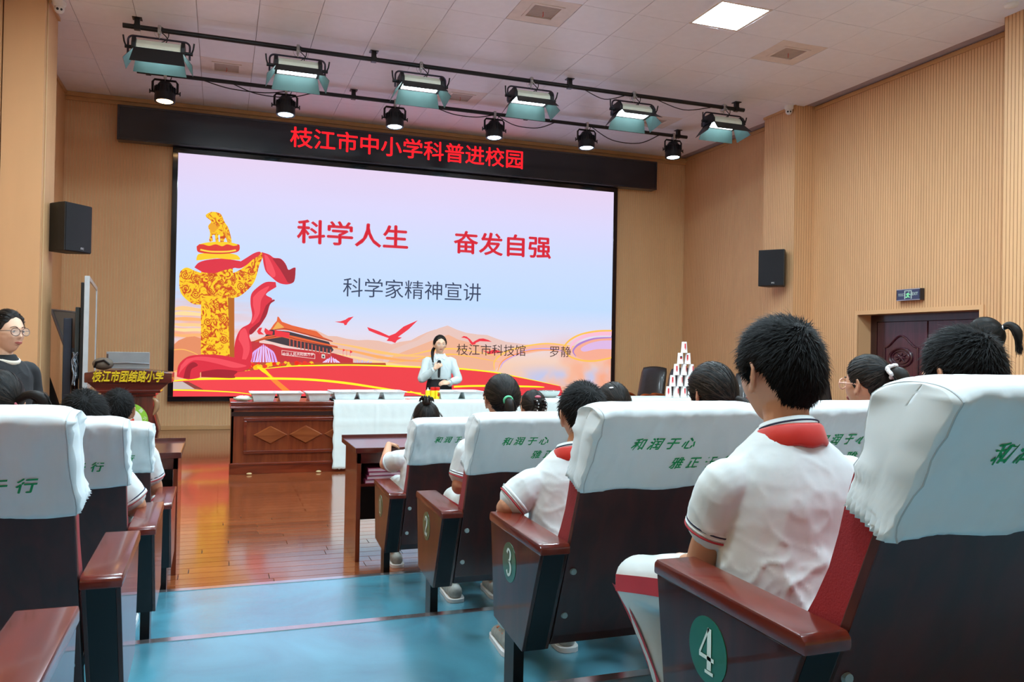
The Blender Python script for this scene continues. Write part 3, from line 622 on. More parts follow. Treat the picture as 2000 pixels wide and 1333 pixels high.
slide('pedestal', [A(smooth([(185, 312), (240, 300), (310, 296), (380, 300), (425, 314), (400, 322), (360, 312), (330, 324), (290, 312), (250, 322), (215, 312)], 4))], MATS['slide_ped_gold'])
slide('lion', [A(smooth([(228, 130), (260, 112), (300, 115), (325, 130), (345, 175), (365, 205), (380, 250), (388, 300), (365, 300), (350, 270), (338, 298), (318, 296), (315, 255), (305, 260), (308, 295), (290, 296), (284, 255), (268, 260), (272, 290), (250, 292), (255, 240), (243, 200), (262, 175), (250, 158), (232, 145)], 3))], gold_m)
slide('lion', [A(smooth([(250, 200), (262, 180), (290, 190), (300, 215), (280, 235), (258, 230)], 3)), A([(345, 220), (360, 240), (372, 298), (362, 298), (350, 262)])], em('lion_shade', 'e8a010'))
slide('ribbon', [A(smooth([(50, 1130), (60, 1060), (110, 1010), (180, 995), (300, 995), (400, 1010), (440, 1020), (500, 1030), (510, 1060), (470, 1090), (400, 1100), (300, 1095), (200, 1100), (190, 1135), (120, 1148)], 4))], rib)
slide('ribbon', [A(smooth([(200, 1100), (300, 1085), (420, 1095), (404, 1120), (404, 1138), (300, 1136), (200, 1132)], 4))], rib2)
slide('ribbon', [A(smooth([(110, 1020), (200, 1005), (320, 1020), (440, 1050), (480, 1065), (400, 1075), (300, 1050), (200, 1030), (140, 1035), (80, 1090), (60, 1120), (75, 1060)], 4))], rib3)
slide('ribbon', [A(smooth([(90, 1140), (110, 1070), (150, 1040), (180, 1060), (140, 1085), (130, 1140)], 4))], rib2)
# birds
slide('bird', [A([(1023, 790), (1060, 788), (1075, 783), (1090, 778), (1110, 765), (1142, 758), (1115, 785), (1103, 797), (1098, 810), (1085, 812), (1080, 800), (1060, 797)]),
               A([(1225, 823), (1300, 850), (1360, 878), (1385, 868), (1400, 862), (1450, 820), (1538, 781), (1480, 838), (1415, 885), (1440, 888), (1410, 905), (1398, 922), (1375, 912), (1345, 908), (1358, 892), (1290, 868), (1235, 845)]),
               Bq([(313, 888), (330, 878), (348, 882), (370, 900), (385, 918), (400, 908), (425, 895), (450, 893), (480, 902), (503, 914), (470, 912), (430, 910), (405, 920), (400, 930), (380, 934), (370, 922), (355, 898), (335, 890)]),
               Bq([(440, 965), (480, 975), (520, 960), (560, 975), (520, 985), (490, 990)])], em('bird', 'e83040'))
me = bpy.data.meshes.new('slide_picture'); me.from_pydata(ART['v'], [], ART['f'])
for m_ in ART['m']: me.materials.append(m_)
me.polygons.foreach_set('material_index', ART['i'])
bm = bmesh.new(); bm.from_mesh(me)
for f_ in bm.faces:
    f_.normal_update()
    if f_.normal.y > 0: f_.normal_flip()
bm.to_mesh(me); bm.free()
link('slide_picture', me, scr)['kind'] = 'stuff'
# slide lettering
tred = em('title_red', 'd02838'); tdk = em('title_dark', '303c58'); tbk = em('title_black', '3c2828')
slide_text('科学人生', 690, 463, 217, .44, tred, bold=.010)
slide_text('奋发自强', 981, 483, 190, .44, tred, bold=.010)
slide_text('科学家精神宣讲', 807, 570, 268, .36, tdk, bold=.0)
slide_text('枝江市科技馆', 958, 686, 134, .225, tbk, bold=-.003)
slide_text('罗静', 1092, 689, 41, .225, tbk, bold=-.003)
# ---- LED banner
YBN = 14.28
bn = thing('led_banner', 'long black sign above the screen with glowing red characters', 'sign', (3.27, YBN, 4.93))
bz0, bz1, bx0, bx1 = 4.665, 5.225, -1.625, 8.12
MB().box((bx0 - 3.27, 0, bz0 - 4.93), (bx1 - 3.27, .20, bz1 - 4.93), bev=.012).build('case', mat('banner_case', '1b1e26', .3, coat=.3, var=.1, vscale=1), bn)
f = MB(); fz0, fz1 = bz0 - 4.93, bz1 - 4.93
for a, b in (((bx0, fz0), (bx1, fz0 + .035)), ((bx0, fz1 - .035), (bx1, fz1)), ((bx0, fz0 + .035), (bx0 + .035, fz1 - .035)), ((bx1 - .035, fz0 + .035), (bx1, fz1 - .035))):
    f.box((a[0] - 3.27, -.014, a[1]), (b[0] - 3.27, .004, b[1]), bev=.003)
f.build('frame', mat('banner_frame', '20232c', .25, coat=.5), bn)
p = on_y(805, 294, YBN); a_ = on_y(578, 294, YBN); b_ = on_y(1031, 294, YBN)
text('枝江市中小学科普进校园', .37, (p.x - 3.27, -.004, p.z - 4.93 - .0), (PI / 2, 0, 0), emat('banner_red_led', 'ff1a24', 1.6), bn, width=b_.x - a_.x, bold=.004)
# ================================================================== LIGHTING BARS
m_pipe = mat('pipe_black_paint', '16171a', .35, .2); m_cream = mat('lamp_housing_cream', 'd8dccb', .35, coat=.2); m_blackm = mat('lamp_black_metal', '1a1b1e', .45, .3)
m_door_in = mat('barn_door_inner', '425c5c', .55, .1); m_steel = mat('clamp_steel', 'b8b8b8', .3, .9)
m_cable = mat('cable_black', '101013', .5)
m_soft = emat('softlight_glow', 'e6fbff', SOFT_POWER); m_par = emat('par_glow_cool', 'bfeaff', 22); m_parw = emat('par_glow_warm', 'ffc98a', 22)
ZP = 5.29
def pipe(y, x0, x1, hang, label):
    t = thing('lighting_bar', label, 'light bar', (0, y, ZP), 0, 'black lighting bars')
    MB().tube([(x0, 0, 0), (x1, 0, 0)], .03, 14).build('pipe', m_pipe, t, auto=40)
    for x in hang:
        h = MB(); h.box((x - .03, -.03, .0), (x + .03, .03, .10)); h.box((x - .055, -.055, .098), (x + .055, .055, .109)); h.box((x - .036, -.036, -.036), (x + .036, .036, .03), bev=.006)
        h.build('hanger', m_pipe, t)
    return t
b1 = pipe(10.86, -1.20, 7.72, (-1.04, 1.85, 4.71, 7.58), 'front black lighting bar carrying the six softlights'); b2 = pipe(12.63, -1.20, 7.78, (-1.05, 1.85, 4.7, 7.60), 'rear black lighting bar carrying the six round spotlights')
def cable(pts, y, par, r=.008):
    MB().limb(pts, [r] * len(pts), 6, 6).build('cable', m_cable, par, smooth=True)
def softlight(x, near, tilt, label, k, side=.11):
    t = thing('stage_softlight', label, 'stage light', (x, 10.86, ZP), 0, 'softlights with barn doors on the front bar')
    c = MB(); c.box((-.02, -.045, -.06), (.02, .045, .046), bev=.006); c.tube([(0, 0, -.06), (0, 0, -.115)], .012, 8); c.tube([(-.0, -.05, 0), (-.0, -.09, .01)], .008, 6); c.tube([(0, -.05, -.02), (0.03, -.07, -.05)], .006, 6)
    c.build('clamp', m_steel, t)
    yk = []
    for a in range(7): yk.append((-.35 + .06 * (1 - math.cos(a * PI / 12)), 0, -.17 + .06 * math.sin(a * PI / 12)))
    P = [(-.35, 0, -.33)] + yk + [(-q[0], 0, q[2]) for q in yk[::-1]] + [(.35, 0, -.33)]
    MB().tube(P, .0125, 8).build('yoke', mat('yoke_metal', '3a3442', .3, .6), t, auto=60)
    T = Matrix.Translation((0, 0, -.26)) @ Matrix.Rotation(tilt, 4, 'X') @ Matrix.Translation((0, 0, .26))
    h = MB(); h.prism([(-.14, -.285), (-.14, -.24), (-.085, -.175), (.085, -.175), (.14, -.24), (.14, -.285)], -.25, .25, 'x', 0, T, bev=.008)
    body = h.build('housing', m_cream, t)
    for s in (-1, 1):
        e = MB(); e.prism([(-.16, -.295), (-.16, -.235), (-.10, -.155), (.10, -.155), (.16, -.235), (.16, -.295)], s * .252, s * .30, 'x', 0, T, bev=.006)
        e.tube([T @ Vector((s * .30, 0, -.25)), T @ Vector((s * .385, 0, -.25))], .022, 10)
        e.tube([T @ Vector((s * .37, 0, -.25)), T @ Vector((s * .39, -.03, -.20)), T @ Vector((s * .40, -.05, -.13))], .010, 6)
        e.build('end_cap', m_blackm, t)
    d = MB(); d.box((-.245, -.13, -.289), (.245, .13, -.286), T=T); d.build('diffuser', m_soft, t)
    for xx in (-.06, .05): MB().tube([T @ Vector((xx, 0, -.18)), T @ Vector((xx, 0, -.15))], .007, 6).build('knob', m_blackm, t)
    def door(pts, nm='barn_door'):
        m = MB(); pts = [T @ Vector(p) for p in pts]; n = (pts[1] - pts[0]).cross(pts[2] - pts[0]).normalized()
        cen = sum(pts, Vector()) / 4
        if n.dot(cen - (T @ Vector((0, 0, -.35)))) < 0: n = -n; 
        e = n * .0035
        a = [p + e for p in pts]; k_ = len(pts)
        m.add(pts + a, [(0, 1, 2, 3)], 1); m.f.append((4, 5, 6, 7)); m.m.append(0)
        for i in range(4): m.f.append((i, (i + 1) % 4, (i + 1) % 4 + 4, i + 4)); m.m.append(0)
        return m.build(nm, [m_blackm, m_door_in], t)
    L = .21; n_ = near
    door([(-.27, -.15, -.292), (.27, -.15, -.292), (.31, -.15 - L * math.sin(n_), -.292 - L * math.cos(n_)), (-.31, -.15 - L * math.sin(n_), -.292 - L * math.cos(n_))])
    fa = math.radians(18); L = .20
    door([(-.27, .15, -.292), (.27, .15, -.292), (.31, .15 + L * math.sin(fa), -.292 - L * math.cos(fa)), (-.31, .15 + L * math.sin(fa), -.292 - L * math.cos(fa))])
    for s in (-1, 1):
        door([(s * .275, -.12, -.292), (s * .275, .12, -.292), (s * (.275 + side), .19, -.47), (s * (.275 + side), -.17, -.44)])
    cable([(.02, 0, .04), (.10, -.02, -.02), (.09, -.03, -.11), (.02, -.02, -.16)], 0, t, .006)
    cable([(.03, 0, -.03), (.09, -.02, -.10), (.07, .0, -.16)], 0, t, .006)
    MB().tube([(.06 * math.cos(a * .7) + .0, .01, -.03 + .07 * math.sin(a * .7)) for a in range(9)], .0025, 5).build('safety_wire', m_steel, t)
    return t
SL = [(312, 52, .40, 0, 'softlight at the left end of the front bar, glowing opening hidden by its black door'), (582, 95, .80, -.10, 'second softlight from the left, thin glowing strip under its door'),
      (822, 128, .80, -.10, 'third softlight from the left, above the word for school on the banner'), (1037, 158, .85, -.06, 'fourth softlight from the left on the front bar'),
      (1237, 185, .95, -.08, 'fifth softlight from the left, wide glowing opening and blue side flap'), (1413, 213, .8, -.04, 'softlight at the right end of the front bar, nearest the side wall')]
for k, (px, py, near, tilt, lab) in enumerate(SL):
    softlight(on_y(px, py, 10.86).x, near, tilt, lab, k)
for k, (a, b) in enumerate(((4.95, 5.6), (6.15, 7.1))): cable([(a, 0, -.02), ((a + b) / 2, 0, -.12), (b, 0, -.03)], 0, b1, .007)
def par(x, warm, label, tilt=-.06):
    t = thing('stage_spotlight', label, 'stage light', (x, 12.63, ZP), 0, 'round black spotlights on the rear bar')
    c = MB(); c.box((-.02, -.042, -.07), (.02, .042, .042), bev=.006); c.tube([(0, 0, -.07), (0, 0, -.10)], .012, 8); c.build('clamp', m_steel, t)
    for s in (-1,):
        P = [(-.165, 0, -.27), (-.165, 0, -.12), (-.14, 0, -.085), (.14, 0, -.085), (.165, 0, -.12), (.165, 0, -.27)]
        MB().tube(P, (.016), 4).build('yoke', m_blackm, t)
    T = Matrix.Translation((0, 0, -.26)) @ Matrix.Rotation(tilt, 4, 'X')
    b = MB(); b.lathe([(.045, .15), (.075, .145), (.10, .11), (.125, .06), (.135, .0), (.14, -.06), (.14, -.135), (.115, -.135), (.108, -.125)], 28, mi=0, T=T, cap=False)
    for i in range(20):
        a = i * PI / 10; b.box((-.002, .118, -.02), (.002, .146, .075), T=T @ Matrix.Rotation(a, 4, 'Z'))
    b.lathe([(.046, .148), (.0, .15)], 12, T=T, cap=False)
    b.build('lamp_body', m_blackm, t, auto=50)
    MB().lathe([(.0005, -.122), (.108, -.122), (.108, -.128), (.0005, -.13)], 28, T=T, cap=False).build('lens', m_parw if warm else m_par, t)
    for s in (-1, 1):
        k_ = MB(); k_.tube([T @ Vector((s * .135, 0, 0)), T @ Vector((s * .20, 0, 0))], .012, 8); k_.tube([T @ Vector((s * .20, -.0, -.03)), T @ Vector((s * .20, 0, .03))], .009, 6); k_.build('knob', m_blackm, t)
    cable([(.02, .01, .03), (.08, .02, -.02), (.05, .04, -.09)], 0, t, .006)
for k, (px, py) in enumerate(((323, 148), (559, 166), (772, 187), (966, 212), (1146, 238), (1315, 262))):
    par(on_y(px, py, 12.63).x, k == 0, ['warm glowing round spotlight below the leftmost softlight', 'cool round spotlight second from the left on the rear bar', 'cool round spotlight third from the left on the rear bar', 'cool round spotlight fourth from the left on the rear bar', 'cool round spotlight fifth from the left on the rear bar', 'cool round spotlight at the right end of the rear bar'][k])
for a, b, d in ((-.3, .9, .07), (.1, 1.2, .10), (3.2, 4.1, .06), (4.2, 5.2, .12), (5.9, 7.2, .18)):
    cable([(a, -.02, -.03), (a * .7 + b * .3, -.02, -.03 - d), (a * .3 + b * .7, -.02, -.03 - d), (b, -.02, -.03)], 0, b2, .008)
# ================================================================== SPEAKERS, CAMERAS, EXIT SIGN
def speaker(loc, yaw, label, mount):
    t = thing('wall_speaker', label, 'speaker', loc, yaw, 'black wall speakers')     # faces local -Y
    MB().prism([(-.205, .0), (.205, .0), (.19, .12), (.13, .30), (-.13, .30), (-.19, .12)], -.29, .29, 'z', 0, bev=.008).build('cabinet', mat('speaker_cabinet', '1d1a19', .5, bump=.2, bscale=200), t)
    g = MB()
    n = 12
    pr = [(-.195 + .39 * i / n, -.012 - .012 * math.sin(PI * i / n)) for i in range(n + 1)]
    g.prism(pr + [(.195, -.001), (-.195, -.001)], -.28, .28, 'z'); g.build('grille', mat('speaker_grille', '14161c', .6, bump=.6, bscale=900), t, auto=30)
    text('ITC', .032, (.04, -.0265, -.245), (PI / 2, 0, 0), mat('logo_white', 'e8e8e8', .5), t, 'logo', bold=.001)
    MB().box((-.03, .30, -.05), (.03, .30 + mount, .05)).build('bracket', m_blackm, t)
speaker((-1.64, 10.93, 2.80), math.radians(54.5), 'black wall speaker on the left pier', .03)
speaker((8.22, 10.78, 2.81), -math.radians(54.5), 'black wall speaker on the right pier beside the stage', .03)
m_camw = mat('camera_white', 'e4e2e0', .35)
def dome(loc, rz, label):
    t = thing('security_camera', label, 'camera', loc, rz, 'white dome cameras')
    MB().lathe([(.075, 0), (.075, -.03), (.06, -.055), (.05, -.06)], 24).build('base', m_camw, t, auto=50)
    MB().ball((0, 0, -.085), (.055, .055, .055), 20, 14).build('eyeball', m_camw, t, smooth=True)
    e = MB(); e.ball((-.018, -.044, -.10), (.016, .014, .016), 10, 8); e.ball((.02, -.043, -.10), (.014, .014, .014), 10, 8); e.build('lens', m_black, t, smooth=True)
p = on_z(1541, 207, ZC); dome((p.x, p.y, ZC - .002), -.6, 'white dome camera at the top of the right pier')
p = on_z(116, 3, ZC); dome((p.x, p.y, ZC - .002), .2, 'white dome camera at the top left ceiling corner')
p = on_z(1975, 7, ZC); t = thing('smoke_detector', 'round white smoke detector on the ceiling at the top right corner', 'smoke detector', (p.x, p.y, ZC - .002))
MB().lathe([(.075, 0), (.075, -.02), (.06, -.035), (.02, -.045), (.001, -.045)], 24, cap=False).build('detector_body', m_camw, t, auto=50)
ex = thing('exit_sign', 'dark exit sign with running figure on the wall above the double door', 'sign', (XR - .06, 8.615, 2.283), -PI / 2)
# local: x to the right (towards -Y world), faces -Y local -> -X world
MB().box((-.205, -.02, -.078), (.205, .052, .078), bev=.004).build('sign_box', mat('sign_dark_case', '24222a', .3), ex)
MB().box((-.19, -.0225, -.066), (.19, -.0205, .066)).build('sign_face', mat('sign_face_navy', '2c3050', .25, coat=.5), ex)
r_ = MB(); r_.box((-.20, -.026, .068), (.20, -.0202, .078)); r_.box((-.20, -.026, -.078), (.20, -.0202, -.068)); r_.build('sign_rail', m_alu, ex)
m_sg = emat('sign_pale_glow', 'bfd8d4', .8); m_sgg = emat('sign_green_glow', '86e8ac', 1.0)
d = MB(); y = -.0245
for a, b in (((-.062, -.058), (-.048, .058)), ((.048, -.058), (.062, .058)), ((-.062, .048), (.062, .058))): d.box((a[0], y, a[1]), (b[0], y + .0018, b[1]))
d.build('door_pictogram', m_sg, ex)
r_ = MB()
for P, w in (([(.008, .022), (-.004, -.008)], .012), ([(.006, .018), (-.02, .012), (-.032, -.006)], .006), ([(.008, .018), (.024, .004), (.042, .0)], .006), ([(-.002, -.008), (.014, -.03), (.026, -.042)], .008), ([(-.004, -.008), (-.014, -.034), (-.04, -.034)], .009)):
    r_.tube([(a, y - .001, b) for a, b in P], [(w, .0015)] * len(P), 6, up=(0, 0, 1))
r_.build('running_figure', m_sgg, ex); MB().ball((.016, y, .036), (.008, .002, .008), 10, 6).build('figure_head', m_sg, ex)
text('EXIT', .058, (.118, y, .005), (PI / 2, 0, 0), m_sg, ex, width=.098, bold=.001); text('安全出口', .045, (-.117, y, .0), (PI / 2, 0, 0), m_sg, ex, width=.098)
# ================================================================== INTERACTIVE BOARD, LEANING PANEL
brd = thing('interactive_board', 'tall grey framed touch board on a wheeled stand, seen edge on at the left', 'board', (-1.50, 10.75, 0), math.radians(5.2))
# local: board runs along +Y, face looks to +X
MB().box((-.07, 0, .88), (-.035, 2.2, 2.14), bev=.008).build('back_shell', m_black, brd)
f = MB(); f.box((-.035, 0, .86), (.02, .05, 2.22), bev=.006); f.box((-.035, 2.17, .86), (.02, 2.22, 2.22), bev=.004); f.box((-.034, .05, 2.17), (.019, 2.17, 2.22)); f.box((-.034, .05, .86), (.019, 2.17, .91)); f.build('frame', mat('board_frame_silver', 'cfd8de', .3, .3), brd)
MB().box((-.034, .05, .91), (.012, 2.17, 2.17)).build('board_glass', mat('board_glass', '3a3028', .06, coat=1), brd)
s = MB(); s.box((-.26, .25, .05), (-.17, .36, 1.72), bev=.01); s.box((-.26, 1.7, .05), (-.17, 1.81, 1.72), bev=.01); s.box((-.17, .27, 1.3), (-.07, .33, 1.36)); s.box((-.17, 1.72, 1.3), (-.07, 1.78, 1.36)); s.box((-.24, .3, .5), (-.19, 1.75, .56))
s.box((-.50, .25, .08), (.25, .33, .13)); s.box((-.50, 1.72, .08), (.25, 1.8, .13)); s.build('stand', mat('stand_blue_grey', '333c4c', .4, .3), brd)
m = MB(); m.box((-.13, .12, 1.0), (-.08, .30, 1.85), bev=.01); m.build('equipment_box', mat('equipment_grey', '3c4a50', .4), brd)
rr = random.Random(2); m = MB()
for _ in range(9):
    P = [(-.12 + rr.uniform(-.03, .03), .05 + rr.uniform(-.04, .06), 1.30 - i * .09 + rr.uniform(-.02, .02)) for i in range(5)]; m.limb(P, [.007] * 5, 5, 3)
m.build('cable_bundle', mat('cable_grey', '8a94a0', .3, .4), brd, smooth=True)
for q in ((-.45, .29), (.2, .29), (-.45, 1.76), (.2, 1.76)): MB().tube([(q[0], q[1] - .02, .04), (q[0], q[1] + .02, .04)], .04, 14).build('caster', m_black, brd)
# the second panel leaning back at its left
p_a = on_y(108, 602, 12.2); p_b = on_y(163, 612, 12.2); p_c = on_y(136, 700, 12.2)
lp = thing('leaning_whiteboard', 'grey whiteboard tilted behind the touch board near the left pier', 'board', (-2.02, 12.3, 0), 0)
hh = p_a.z
MB().prism([(-.12, hh - 2.02 * 0 - .02), (-.12 + .46, hh - .06), (-.12 + .46, hh - 1.2), (.16, hh - .82)], -.02, .02, 'y', 0, bev=.004).build('panel', mat('panel_taupe', '8a7a6c', .35), lp)
f = MB(); f.tube([(-.12, -.02, hh - .02), (.16, -.02, hh - .82)], .02, 6); f.tube([(-.12, -.02, hh - .02), (.34, -.02, hh - .06)], .012, 6); f.build('panel_edge', m_alu, lp)
MB().tube([(.16, 0, hh - .82), (.16, 0, .02)], .02, 8).build('prop_leg', m_blackm, lp)
MB().tube([(.32, 0, hh - 1.1), (.32, 0, .02)], .02, 8).build('prop_leg', m_blackm, lp)
bg = thing('covered_equipment', 'black cloth covered equipment at the foot of the left pier', 'equipment', (-2.08, 11.62, 0))
m = MB(); m.lathe([(.26, 0), (.26, .3), (.20, .55), (.12, .8), (.06, .98), (.01, 1.02)], 12, sx=1, sy=1); m.build('cloth_cover', mat('black_cloth', '15140f', .9, bump=.4, bscale=20), bg, auto=40)
# ================================================================== LECTERN
m_mah = wood('mahogany', '5c1f16', '3f120e', .22, .6, 2.2, 'X'); m_mahv = wood('mahogany_upright', '5a1e16', '3c120e', .25, .5, 2.2, 'Z')
YL = 9.9; cxl = on_y(252, 740, YL).x
def LX(px): return on_y(px, 740, YL).x - cxl
def LZ(py): return on_y(252, py, YL).z
lt = thing('lectern', 'dark red wooden lectern with yellow characters and a round green emblem', 'lectern', (cxl, YL, 0))
hw = LX(336); zt = LZ(722); z1 = LZ(729); z2 = LZ(748)
top = [(-hw, z2)] + [(-hw + 2 * hw * i / 14, z1 + (zt - z1) * math.sin(PI * i / 14)) for i in range(15)] + [(hw, z2)]
MB().prism(top, -.04, .48, 'y', bev=.01).build('top_board', m_mah, lt, auto=40)
w1 = LX(314); w2 = LX(303); w3 = LX(300); w4 = LX(312); z6 = LZ(843)
z3 = LZ(762); z4 = LZ(768); z5 = LZ(775)
m = MB(); m.prism([(-hw + .03, z2), (hw - .03, z2), (w1, z3), (-w1, z3)], -.02, .45, 'y'); m.box((-w1, -.03, z4), (w1, .44, z3), bev=.008); m.box((-w2 - .01, -.015, z5), (w2 + .01, .43, z4), bev=.008); m.build('cornice', m_mah, lt)
MB().prism([(-w3, .0), (w3, .0), (w3, .06), (w4, z6), (w3 + .005, z6 + .20), (w3, z5), (-w3, z5), (-w3 - .005, z6 + .20), (-w4, z6), (-w3, .06)], 0, .4, 'y', bev=.008).build('body', m_mahv, lt, auto=40)
MB().box((-w3 - .02, -.02, 0), (w3 + .02, .42, .07), bev=.01).build('plinth', m_mah, lt)
for s in (-1, 1): MB().limb([(s * (w3 - .0), .01, z5 - .02), (s * (w3 + .035), .01, z5 - .06), (s * (w3 + .035), .01, z5 - .14), (s * (w3 + .0), .01, z5 - .21)], [.012, .03, .026, .01], 10, 4).build('scroll_bracket', mat('scroll_tan', 'a08060', .4), lt, smooth=True)
zc = (z2 + zt) / 2
text('枝江市团结路小学', .13, (0, -.048, zc - .012), (PI / 2, 0, 0), mat('lectern_gold_paint', 'f0d020', .5), lt, width=LX(321) * 2, shear=.25, bold=.004)
ez = LZ(824); er = .205
em_ = MB().lathe([(.0005, 0), (er, 0), (er, .012), (.0005, .012)], 40, T=Matrix.Translation((0, -.001, ez)) @ Matrix.Rotation(PI / 2, 4, 'X'), cap=False).build('emblem', mat('emblem_green', '8cc63c', .5), lt)
MB().lathe([(.0005, 0), (er * .70, 0), (er * .70, .006), (.0005, .006)], 40, T=Matrix.Translation((0, -.014, ez)) @ Matrix.Rotation(PI / 2, 4, 'X'), cap=False).build('emblem_disc', mat('emblem_white', 'eef4ee', .5), em_)
q = MB(); q.prism(smooth([(-.10, .04), (-.07, -.04), (0, -.08), (.065, -.035), (.07, .035), (.03, .02), (0, .05), (-.04, .02)], 4, True), 0, .004, 'y', T=Matrix.Translation((-.01, -.0255, ez))); q.build('emblem_tulip', mat('emblem_red', 'd8482c', .5), em_)
q = MB(); q.prism(smooth([(.055, -.085), (.07, -.015), (.12, .0), (.12, -.05)], 4, True), 0, .004, 'y', T=Matrix.Translation((0, -.0265, ez))); q.build('emblem_leaf', mat('emblem_leaf', '3c9c48', .5), em_)
q = MB(); q.ball((.015, -.024, ez + .08), (.02, .004, .02), 14, 8); q.build('emblem_dot', MATS['emblem_red'], em_)
for k, ch in enumerate('枝江市团结路小学'):
    a = math.radians(200 - k * 31.4); text(ch, .045, (math.cos(a) * er * .85, -.0145, ez + math.sin(a) * er * .85), (PI / 2, a - PI / 2 if False else -(a - PI / 2), 0), MATS['emblem_white'], em_, 'emblem_lettering')
mo = thing('monitor', 'silver backed monitor standing on the lectern', 'monitor', (on_y(252, 705, YL + .3).x, YL + .2, zt))
w = (on_y(295, 700, YL + .2).x - on_y(210, 700, YL + .2).x) / 2; zz = on_y(252, 688, YL + .2).z - zt
MB().box((-w, 0, .0), (w, .03, zz), bev=.006).build('monitor_shell', mat('monitor_silver', '9aa2a8', .35, .5), mo)
MB().box((-w + .01, .0305, .02), (w - .01, .033, zz - .01)).build('display', m_black, mo); MB().box((-w + .005, -.004, zz - .07), (-w + .022, -.0005, zz - .025)).build('label_strip', mat('label_brown', '4a342c', .5), mo)
MB().tube([(-w, -.008, .06), (0, -.012, .07), (w, -.008, .058)], .008, 6).build('trim_strip', m_alu, mo)
bgp = thing('equipment_bag', 'grey bag lying on the lectern behind the board', 'bag', (on_y(205, 715, YL + .2).x, YL + .12, zt - .015))
MB().ball((-.02, .08, .07), (.11, .09, .07), 16, 10).build('bag_body', mat('bag_grey_brown', '6c6054', .6, bump=.4, bscale=15), bgp, smooth=True)
MB().tube([(-.1, .02, .03), (-.08, -.01, .09), (0, -.01, .11), (.06, -.01, .06)], .012, 6).build('strap', m_black, bgp)
# ================================================================== CONFERENCE TABLES WITH CLOTH
YT = 9.485; ZT = .805
m_tab = wood('table_mahogany', '7a3018', '5a1f10', .2, .6, 2, 'X'); m_tab2 = wood('table_panel_veneer', '7c3a1c', '682a14', .25, .5, 2.4, 'Z'); m_dia = wood('table_diamond_veneer', '8a4a24', '74381a', .25, .5, 2, 'X')
def table(x0, x1, label, full):
    t = thing('conference_table', label, 'table', (x0, YT, 0), 0, 'dark wooden conference tables')
    w = x1 - x0; D = .62
    m = MB(); m.box((-.0, -.02, ZT - .03), (w, D, ZT), bev=.006); m.box((.01, -.01, ZT - .055), (w - .01, D - .01, ZT - .03)); m.box((0, -.018, ZT - .075), (w, D, ZT - .055), bev=.005); m.build('tabletop', m_tab, t)
    m = MB(); m.box((.015, .012, .10), (w - .015, .035, ZT - .075)); m.box((.012, .012, 0), (.04, D - .03, ZT - .075)); m.box((w - .04, .012, 0), (w - .012, D - .03, ZT - .075)); m.build('modesty_panel', m_tab2, t)
    m = MB(); m.box((.003, -.01, .0), (w - .003, .03, .10), bev=.004); m.box((.0, -.018, .10), (w, .03, .125), bev=.006); m.build('plinth', m_tab, t)
    MB().box((.013, .006, ZT - .16), (w - .013, .0115, ZT - .115)).build('recess_strip', mat('recess_dark', '2a100c', .4), t)
    if full:
        a0, a1, b0, b1 = .145, w - .145, .225, .625
        for (a, b) in (((a0, b0), (a1, b0 + .035)), ((a0, b1 - .035), (a1, b1)), ((a0, b0 + .035), (a0 + .035, b1 - .035)), ((a1 - .035, b0 + .035), (a1, b1 - .035))):
            MB().box((a[0], -.012, a[1]), (b[0], .0115, b[1]), bev=.006).build('frame_moulding', m_tab, t)
        k = 0; x = a0 + .10; n = int((a1 - a0 - .15) / .385); zc = .43
        for k in range(n):
            c = x + .19 + k * .385
            m = MB(); m.add([(c - .185, .0115, zc), (c, .0115, zc - .105), (c + .185, .0115, zc), (c, .0115, zc + .105), (c - .17, -.006, zc), (c, -.006, zc - .092), (c + .17, -.006, zc), (c, -.006, zc + .092)],
                  [(4, 5, 6, 7), (0, 1, 5, 4), (1, 2, 6, 5), (2, 3, 7, 6), (3, 0, 4, 7)]); m.build('diamond_panel', m_dia, t)
    return t
TX = .108
table(TX, TX + 2.1, 'dark wooden table with carved diamonds, its left end bare of cloth', True)
table(TX + 2.11, TX + 4.21, 'conference table hidden under the white cloth behind the row of heads', False)
table(TX + 4.22, TX + 6.32, 'conference table under the white cloth at its right end', False)
# table cloth
m_cloth = mat('table_cloth_white', 'dcebea', .6, var=.02, bump=.15, bscale=12, sheen=.2)
x0, x1 = 1.235, TX + 6.36; mb = MB(); NX = 300
prof = [(.66, ZT - .25), (.66, ZT + .006), (.63, ZT + .012), (.3, ZT + .012), (-.02, ZT + .012), (-.034, ZT + .004)] + [(-.036, ZT - .78 * i / 22) for i in range(1, 23)]
vs = []; fs = []
for i in range(NX + 1):
    x = x0 + (x1 - x0) * i / NX
    for j, (y, z) in enumerate(prof):
        yy, zz, xx = y, z, x
        if j > 5:
            u = (j - 5) / 22; nz1 = noise.noise(Vector((x * 1.7, z * 1.2, 3))); cr = 0
            for cx_ in (1.72, 2.25, 2.9, 3.5, 4.2): cr += .006 * math.exp(-((x - cx_) / .012) ** 2)
            for cz_ in (.32, .56): cr += .006 * math.exp(-((z - cz_ - .01 * math.sin(x * 3)) / .012) ** 2)
            yy -= .012 * u * (1 + nz1) + cr + .004 * abs(noise.noise(Vector((x * 9, z * 9, 1)))) - .0
            if j == len(prof) - 1: zz += .012 * abs(math.sin(x * PI / .045))
        if i == 0: xx -= .0; xx += -.012 * abs(math.sin(z * PI / .045)) if j > 5 else 0
        vs.append((xx, YT + yy, zz))
n = len(prof)
for i in range(NX):
    for j in range(n - 1): fs.append((i * n + j, i * n + j + 1, (i + 1) * n + j + 1, (i + 1) * n + j))
mb.add(vs, fs)
tc_ = mb.build('tablecloth', m_cloth, None, smooth=True, fix=False); tag(tc_, 'long white cloth with scalloped edge draped over the tables', 'tablecloth')
